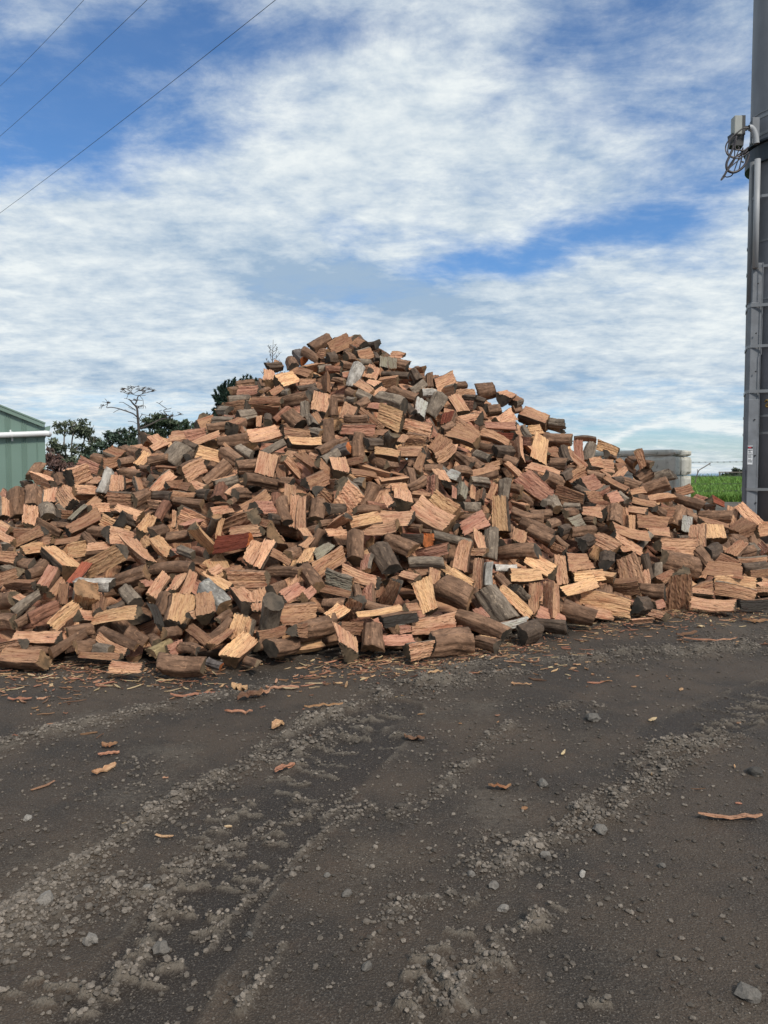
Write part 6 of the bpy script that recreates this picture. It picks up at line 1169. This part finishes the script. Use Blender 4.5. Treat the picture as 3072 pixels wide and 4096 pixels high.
tree('gum_tree', 'open-crowned gum tree with pale thin branches right behind the green shed', (290, 1850), 46, [(258, 1712, 44, 26), (345, 1718, 42, 30), (300, 1700, 40, 16), (375, 1760, 30, 26), (225, 1785, 40, 26), (310, 1790, 40, 20), (360, 1810, 40, 22), (290, 1850, 60, 25), (240, 1830, 40, 25)], GC, 230, .085, tr=.16)
tree('flowering_gum', 'low reddish-leaved tree against the shed corner, under the open gum', (225, 1880), 30, [(215, 1840, 38, 34), (235, 1885, 60, 36), (200, 1800, 18, 20)], (.13, .075, .06), 500, .05, tr=.09)
tree('bushy_tree', 'small pointed bushy tree between the open gum and the dead tree', (440, 1850), 42, [(440, 1760, 26, 36), (475, 1740, 24, 30), (410, 1800, 34, 34), (500, 1770, 30, 32), (390, 1840, 60, 30), (470, 1820, 50, 30), (545, 1790, 32, 36)], (.060, .085, .055), 300, .08, tr=.14)
tree('spreading_tree', 'tree with rounded dark crown directly behind the dead trunk', (560, 1850), 44, [(520, 1730, 28, 24), (540, 1780, 40, 30), (500, 1760, 22, 22)], GD, 330, .08, tr=.14)
tree('dome_tree', 'broad dome-crowned dark tree right of the dead trunk', (650, 1850), 50, [(630, 1680, 52, 20), (680, 1690, 40, 22), (590, 1700, 30, 18), (640, 1740, 46, 22), (700, 1740, 30, 24), (600, 1750, 34, 20), (660, 1780, 60, 22)], (.062, .082, .045), 520, .09, tr=.2)
tree('round_tree', 'dense round dark green tree at the foot of the heap slope, left', (745, 1850), 48, [(755, 1695, 28, 22), (720, 1720, 26, 24), (770, 1720, 18, 20), (740, 1760, 40, 26)], GD, 620, .085, tr=.17)
tree('far_gum', 'small dark gum far off in the paddock by the rail frame', (2950, 1925), 60, [(2945, 1885, 26, 12), (2920, 1905, 24, 12), (2972, 1892, 26, 14), (2955, 1910, 40, 14), (2990, 1900, 20, 14), (2925, 1915, 24, 10)], (.070, .085, .060), 900, .15, tr=.12)
# cypress with pointed sprays
def cypress():
    D = 30.0; root = empty('cypress_tree', (P(930, 1800, D).x, D, .9)); V = []; cols = []; mbk = MB(); bx = root.location.x; mbk.tube([(bx, D, .6), (bx, D, 3.6), (bx-.05, D, 4.6)], [.16, .1, .04], 8)
    tips = [(858, 1560, 118), (862, 1618, 150), (870, 1590, 165), (850, 1640, 195), (895, 1535, 105), (915, 1520, 95), (940, 1512, 88), (975, 1505, 80), (990, 1500, 80), (1005, 1512, 70), (1025, 1515, 60), (1030, 1525, 45), (880, 1545, 115), (900, 1560, 120), (930, 1545, 95), (960, 1530, 88), (880, 1610, 160), (872, 1632, 175), (905, 1590, 140), (930, 1580, 110), (960, 1570, 90), (990, 1545, 75), (1010, 1560, 60), (828, 1652, 100), (838, 1660, 95), (812, 1664, 160), (800, 1672, 175), (845, 1668, 60), (905, 1630, 150), (940, 1620, 100), (900, 1660, 170), (950, 1660, 100)]
    for (px, py, an) in tips+[(x_+rt.uniform(-14, 14), y_+rt.uniform(4, 24), a_+rt.uniform(-25, 25)) for x_, y_, a_ in tips for _ in range(3)]:
        tip = np.array(P(px, py, D+rt.uniform(-.6, .6))); L = rt.uniform(.38, .75); dr = np.array([cos(radians(an)), rt.uniform(-.3, .3), sin(radians(an))]); dr /= np.linalg.norm(dr)
        n = 130; u = rt.random(n); ctr = tip[None]-dr[None]*(u[:, None]*L); spread = (.01+.11*u)*rt.random(n)**.5; pv_ = rt.standard_normal((n, 3)); pv_ -= (pv_@dr)[:, None]*dr; pv_ /= np.linalg.norm(pv_, axis=1, keepdims=True); ctr = ctr+pv_*spread[:, None]
        ldir = dr[None]*.85+pv_*.55; s = .055; w = np.cross(ldir, rt.standard_normal((n, 3))); w /= np.linalg.norm(w, axis=1, keepdims=True)
        V.append(np.stack([ctr-ldir*s*1.1, ctr+w*s*.38, ctr+ldir*s*1.7, ctr-w*s*.38], 1)); cols.append(np.clip(np.array([.020, .040, .026])*(1+.4*rt.standard_normal((n, 1))), .003, 1))
        if rt.random() < .3: b_ = Vector((bx, D, 3.0+rt.random()*1.8)); mbk.tube([b_, b_.lerp(Vector(tip), .6)+Vector((0, 0, -.1)), Vector(tip-dr*L*.4)], [.035, .02, .008], 5)
    V = np.concatenate(V).reshape(-1, 3); o = mesh_obj('crown', V, [np.arange(len(V)).reshape(-1, 4)], ml, base=np.repeat(np.concatenate(cols), 4, 0)); hang(o, root)
    hang(mbk.build('trunk', M_dark, smooth=True), root); tag(root, 'dark cypress with pointed sprays showing over the left shoulder of the heap', 'tree', 'trees beyond the heap')
cypress()
# dead tree, traced limb by limb at its own distance (zoom frame 380,1500 x3.95)
def dz(pts, s=3.95, x0=380, y0=1500): return [(x0+a/s, y0+b/s) for a, b in pts]
DD = 40.0; dead = empty('dead_tree', (P(557, 1850, DD).x, DD, float(field_z(np.array([-12.]), np.array([DD]))[0])))
LIMBS = [([(700, 1500), (700, 1000), (690, 850), (680, 700), (672, 600), (665, 530), (640, 490), (600, 450), (560, 400), (530, 385)], 34, 12), ([(665, 530), (690, 500), (640, 480), (600, 440)], 14, 8),
 ([(690, 690), (650, 650), (600, 610), (520, 580), (430, 550), (350, 525), (250, 510), (190, 518), (190, 490), (205, 450)], 16, 6), ([(205, 450), (150, 480), (95, 500), (60, 530)], 6, 2), ([(205, 450), (160, 430), (115, 425)], 5, 2), ([(205, 450), (230, 440), (250, 430)], 5, 2), ([(205, 450), (180, 400), (155, 375)], 5, 2), ([(150, 480), (120, 490), (90, 540)], 4, 2),
 ([(640, 560), (600, 530), (540, 490), (480, 455), (440, 432), (380, 432)], 11, 4), ([(600, 545), (560, 525), (525, 505)], 6, 2), ([(390, 540), (330, 570), (290, 595)], 6, 2), ([(600, 610), (540, 585), (470, 545)], 6, 2),
 ([(690, 760), (660, 770), (610, 740), (520, 732)], 8, 3), ([(695, 700), (740, 630), (780, 630), (850, 640), (905, 652)], 9, 3), ([(740, 630), (735, 610), (750, 615)], 5, 2), ([(665, 690), (630, 680), (605, 670)], 5, 2),
 ([(640, 460), (660, 410), (670, 370), (685, 330), (700, 320)], 16, 10), ([(560, 400), (520, 380), (460, 368)], 8, 3), ([(540, 390), (580, 400), (640, 400), (700, 390)], 7, 3), ([(500, 370), (520, 320), (530, 290)], 4, 2),
 ([(700, 325), (740, 300), (755, 270), (720, 240), (660, 230)], 7, 3), ([(690, 325), (640, 320), (600, 300), (560, 285), (500, 270), (400, 268)], 7, 2), ([(600, 300), (570, 260), (520, 230), (480, 220), (435, 210)], 5, 2), ([(570, 260), (600, 210), (640, 185), (700, 190)], 5, 2), ([(755, 290), (820, 280), (880, 260), (935, 245)], 6, 2), ([(755, 270), (800, 240), (860, 230), (935, 240)], 5, 2), ([(720, 240), (760, 215), (820, 210), (870, 225)], 5, 2), ([(640, 230), (680, 210), (740, 205), (780, 210)], 5, 2), ([(600, 300), (650, 270), (680, 250), (740, 250)], 5, 2), ([(530, 230), (560, 200), (590, 190), (520, 185)], 4, 2), ([(620, 310), (560, 300), (520, 305), (440, 265)], 4, 2), ([(690, 330), (760, 325), (800, 322)], 6, 2), ([(500, 270), (470, 245), (450, 235)], 3, 2), ([(480, 220), (455, 230), (430, 250)], 3, 2), ([(880, 260), (910, 265), (930, 258)], 3, 2), ([(640, 185), (620, 200), (560, 215)], 3, 2),
 ([(710, 330), (740, 370), (760, 400), (765, 520)], 6, 3), ([(690, 525), (730, 520), (770, 525)], 7, 3), ([(690, 510), (730, 495), (790, 490), (803, 530)], 6, 2), ([(680, 495), (720, 485), (750, 475)], 4, 2), ([(660, 405), (700, 400), (750, 405)], 5, 2),
 ([(720, 850), (800, 815), (880, 780), (950, 745), (1020, 710), (1100, 690), (1150, 680), (1220, 650)], 24, 12), ([(660, 880), (690, 820), (720, 760), (780, 740), (800, 770), (790, 800)], 9, 5),
 ([(1200, 660), (1150, 640), (1110, 600), (1085, 560), (1130, 535), (1080, 500), (1020, 455), (970, 430)], 12, 4), ([(1020, 450), (1040, 430), (1070, 408)], 5, 3), ([(1120, 540), (1170, 535), (1210, 522)], 7, 4), ([(1105, 575), (1150, 578), (1195, 570)], 7, 4), ([(1150, 650), (1080, 620), (1040, 590), (1018, 568), (1060, 555)], 8, 4), ([(1220, 650), (1280, 645), (1330, 630), (1380, 608)], 7, 2), ([(1340, 628), (1370, 630), (1398, 628)], 4, 2), ([(1360, 610), (1330, 595), (1300, 588)], 3, 2), ([(1215, 650), (1225, 610), (1230, 585)], 5, 2), ([(1200, 660), (1205, 720)], 6, 3), ([(1225, 650), (1230, 700)], 5, 2), ([(1180, 670), (1160, 620)], 5, 3)]
mb = MB(); mbt = MB()
for pts, r0, r1 in LIMBS:
    k = len(pts); yo = rt.uniform(-.4, .4) if r0 >= 14 else 0; pw = smooth_path([P(a_, b_, DD+yo*(i/(k-1))) for i, (a_, b_) in enumerate(dz(pts))], 3)
    rr_ = np.linspace(r0, r1, len(pw))/3.95/F*DD*.5*1.45; tgt = mb if r0 >= 14 else mbt; tgt.tube(pw, list(np.maximum(rr_, .012)), 7 if r0 > 9 else 5)
tw_ = random.Random(12)
anch = []
for pts, r0, r1 in LIMBS[15:35]:
    yo_ = 0
    for (u0, v0), (u1, v1) in zip(pts[:-1], pts[1:]):
        for t_ in (0, .33, .66): anch.append((u0+(u1-u0)*t_, v0+(v1-v0)*t_))
anch = [p_ for p_ in anch if p_[1] < 312]
for i in range(150):
    a_, b_ = tw_.choice(anch); an = tw_.uniform(-.5, .9)+(3.14 if a_ < 650 else 0); L_ = tw_.uniform(20, 60)
    p1 = (a_+cos(an)*L_*.5, b_-6-abs(sin(an))*L_*.18); p2 = (a_+cos(an)*L_, b_-abs(sin(an))*L_*.35-12); mbt.tube([P(u_, v_, DD) for u_, v_ in dz([(a_, b_), p1, p2])], [.014, .012, .010], 4)
for cx_, cy_, n_ in ((205, 445, 22), (120, 480, 10), (1215, 650, 26), (1350, 620, 8), (620, 400, 22), (730, 500, 8)):
    for i in range(n_):
        an = tw_.uniform(-.4, 3.5); L_ = tw_.uniform(14, 42); mbt.tube([P(u_, v_, DD) for u_, v_ in dz([(cx_, cy_), (cx_+cos(an)*L_*.5+tw_.uniform(-4, 4), cy_-sin(an)*L_*.5), (cx_+cos(an)*L_, cy_-sin(an)*L_)])], [.013, .011, .009], 4)
hang(mb.build('trunk', M_dead, smooth=True), dead); hang(mbt.build('branches', M_dark, smooth=True), dead)
tag(dead, 'bare dead tree with flat-topped twigs standing left of the heap', 'tree', 'trees beyond the heap')
# bare treetop over the heap: full tree standing behind
def bare(px, pb, pt, D, spread, label, gname, seed, n=34):
    r_ = random.Random(seed); b_ = P(px, pb, D); t_ = P(px, pt, D); gb = float(field_z(np.array([b_.x]), np.array([D]))[0]); root = empty(gname, (b_.x, D, gb)); mb = MB(); H_ = t_.z-gb; mb.tube([(b_.x, D, gb-.2), (b_.x+.03, D, gb+H_*.5), (b_.x-.03, D, gb+H_*.8), tuple(t_)], [.10*H_/10, .07*H_/10, .035*H_/10, .006], 8); hang(mb.build('trunk', M_dark, smooth=True), root); mb = MB()
    for i in range(n):
        u = 1-.4*(i/n); base = Vector((b_.x, D, gb+H_*(u-.06))); a_ = (-1 if i % 2 else 1)*r_.uniform(.35, 1.1); L = spread*(.25+1.2*(1-u)/.4)*r_.uniform(.6, 1.1); e = base+Vector((sin(a_)*L, r_.uniform(-.4, .4)*L, cos(a_)*L*.75+.1)); m = base.lerp(e, .5)+Vector((sin(a_)*.12*L, 0, -.08*L)); mb.tube(smooth_path([base, m, e], 3), [.017, .013, .011, .010, .009, .008, .007][:7], 5)
        for _ in range(4): f_ = r_.uniform(.4, .95); q_ = m.lerp(e, f_); e2 = q_+Vector((r_.uniform(-1, 1)*.3*L, r_.uniform(-.2, .2)*L, r_.uniform(.1, .5)*L*.6)); mb.tube([q_, q_.lerp(e2, .5)+Vector((0, 0, .02)), e2], [.009, .008, .006], 4)
    hang(mb.build('branches', M_dark), root); tag(root, label, 'tree', 'trees beyond the heap')
bare(1093, 1800, 1358, 36, .85, 'bare leafless treetop sticking up just left of the summit', 'bare_tree', 5)
sap = empty('bare_sapling', (P(2195, 1935, 15.5).x+.0, 15.5, .9)); mb = MB()
for pts, r_ in (([(2780, 1932), (2784, 1912), (2794, 1885), (2800, 1878), (2822, 1865), (2842, 1852)], .010), ([(2783, 1915), (2790, 1895), (2789, 1877)], .006), ([(2838, 1854), (2841, 1863)], .006)):
    mb.tube(smooth_path([P(a_, b_, 15.9) for a_, b_ in pts], 3), r_, 6)
sap.location = P(2780, 1932, 15.9); sap.name = 'bare_sapling'; hang(mb.build('stem', M_post), sap); tag(sap, 'bare leafless twig sapling leaning right beside the concrete blocks', 'sapling')

# ------------------------------------------------------------------ air
hz = bpy.data.materials.new('haze'); hz.use_nodes = True; nt = hz.node_tree; nt.nodes.clear(); o_ = nt.nodes.new('ShaderNodeOutputMaterial'); pvn = nt.nodes.new('ShaderNodeVolumePrincipled')
pvn.inputs['Color'].default_value = (.55, .76, 1.0, 1); pvn.inputs['Density'].default_value = 0.00004; pvn.inputs['Anisotropy'].default_value = 0.2; nt.links.new(pvn.outputs[0], o_.inputs['Volume'])
mb = MB(); mb.box((0, 22000, -13), (90000, 46200, 60)); h_ = mb.build('haze', hz); tag(h_, 'thin blue distance haze over the plain', 'haze', kind='stuff')
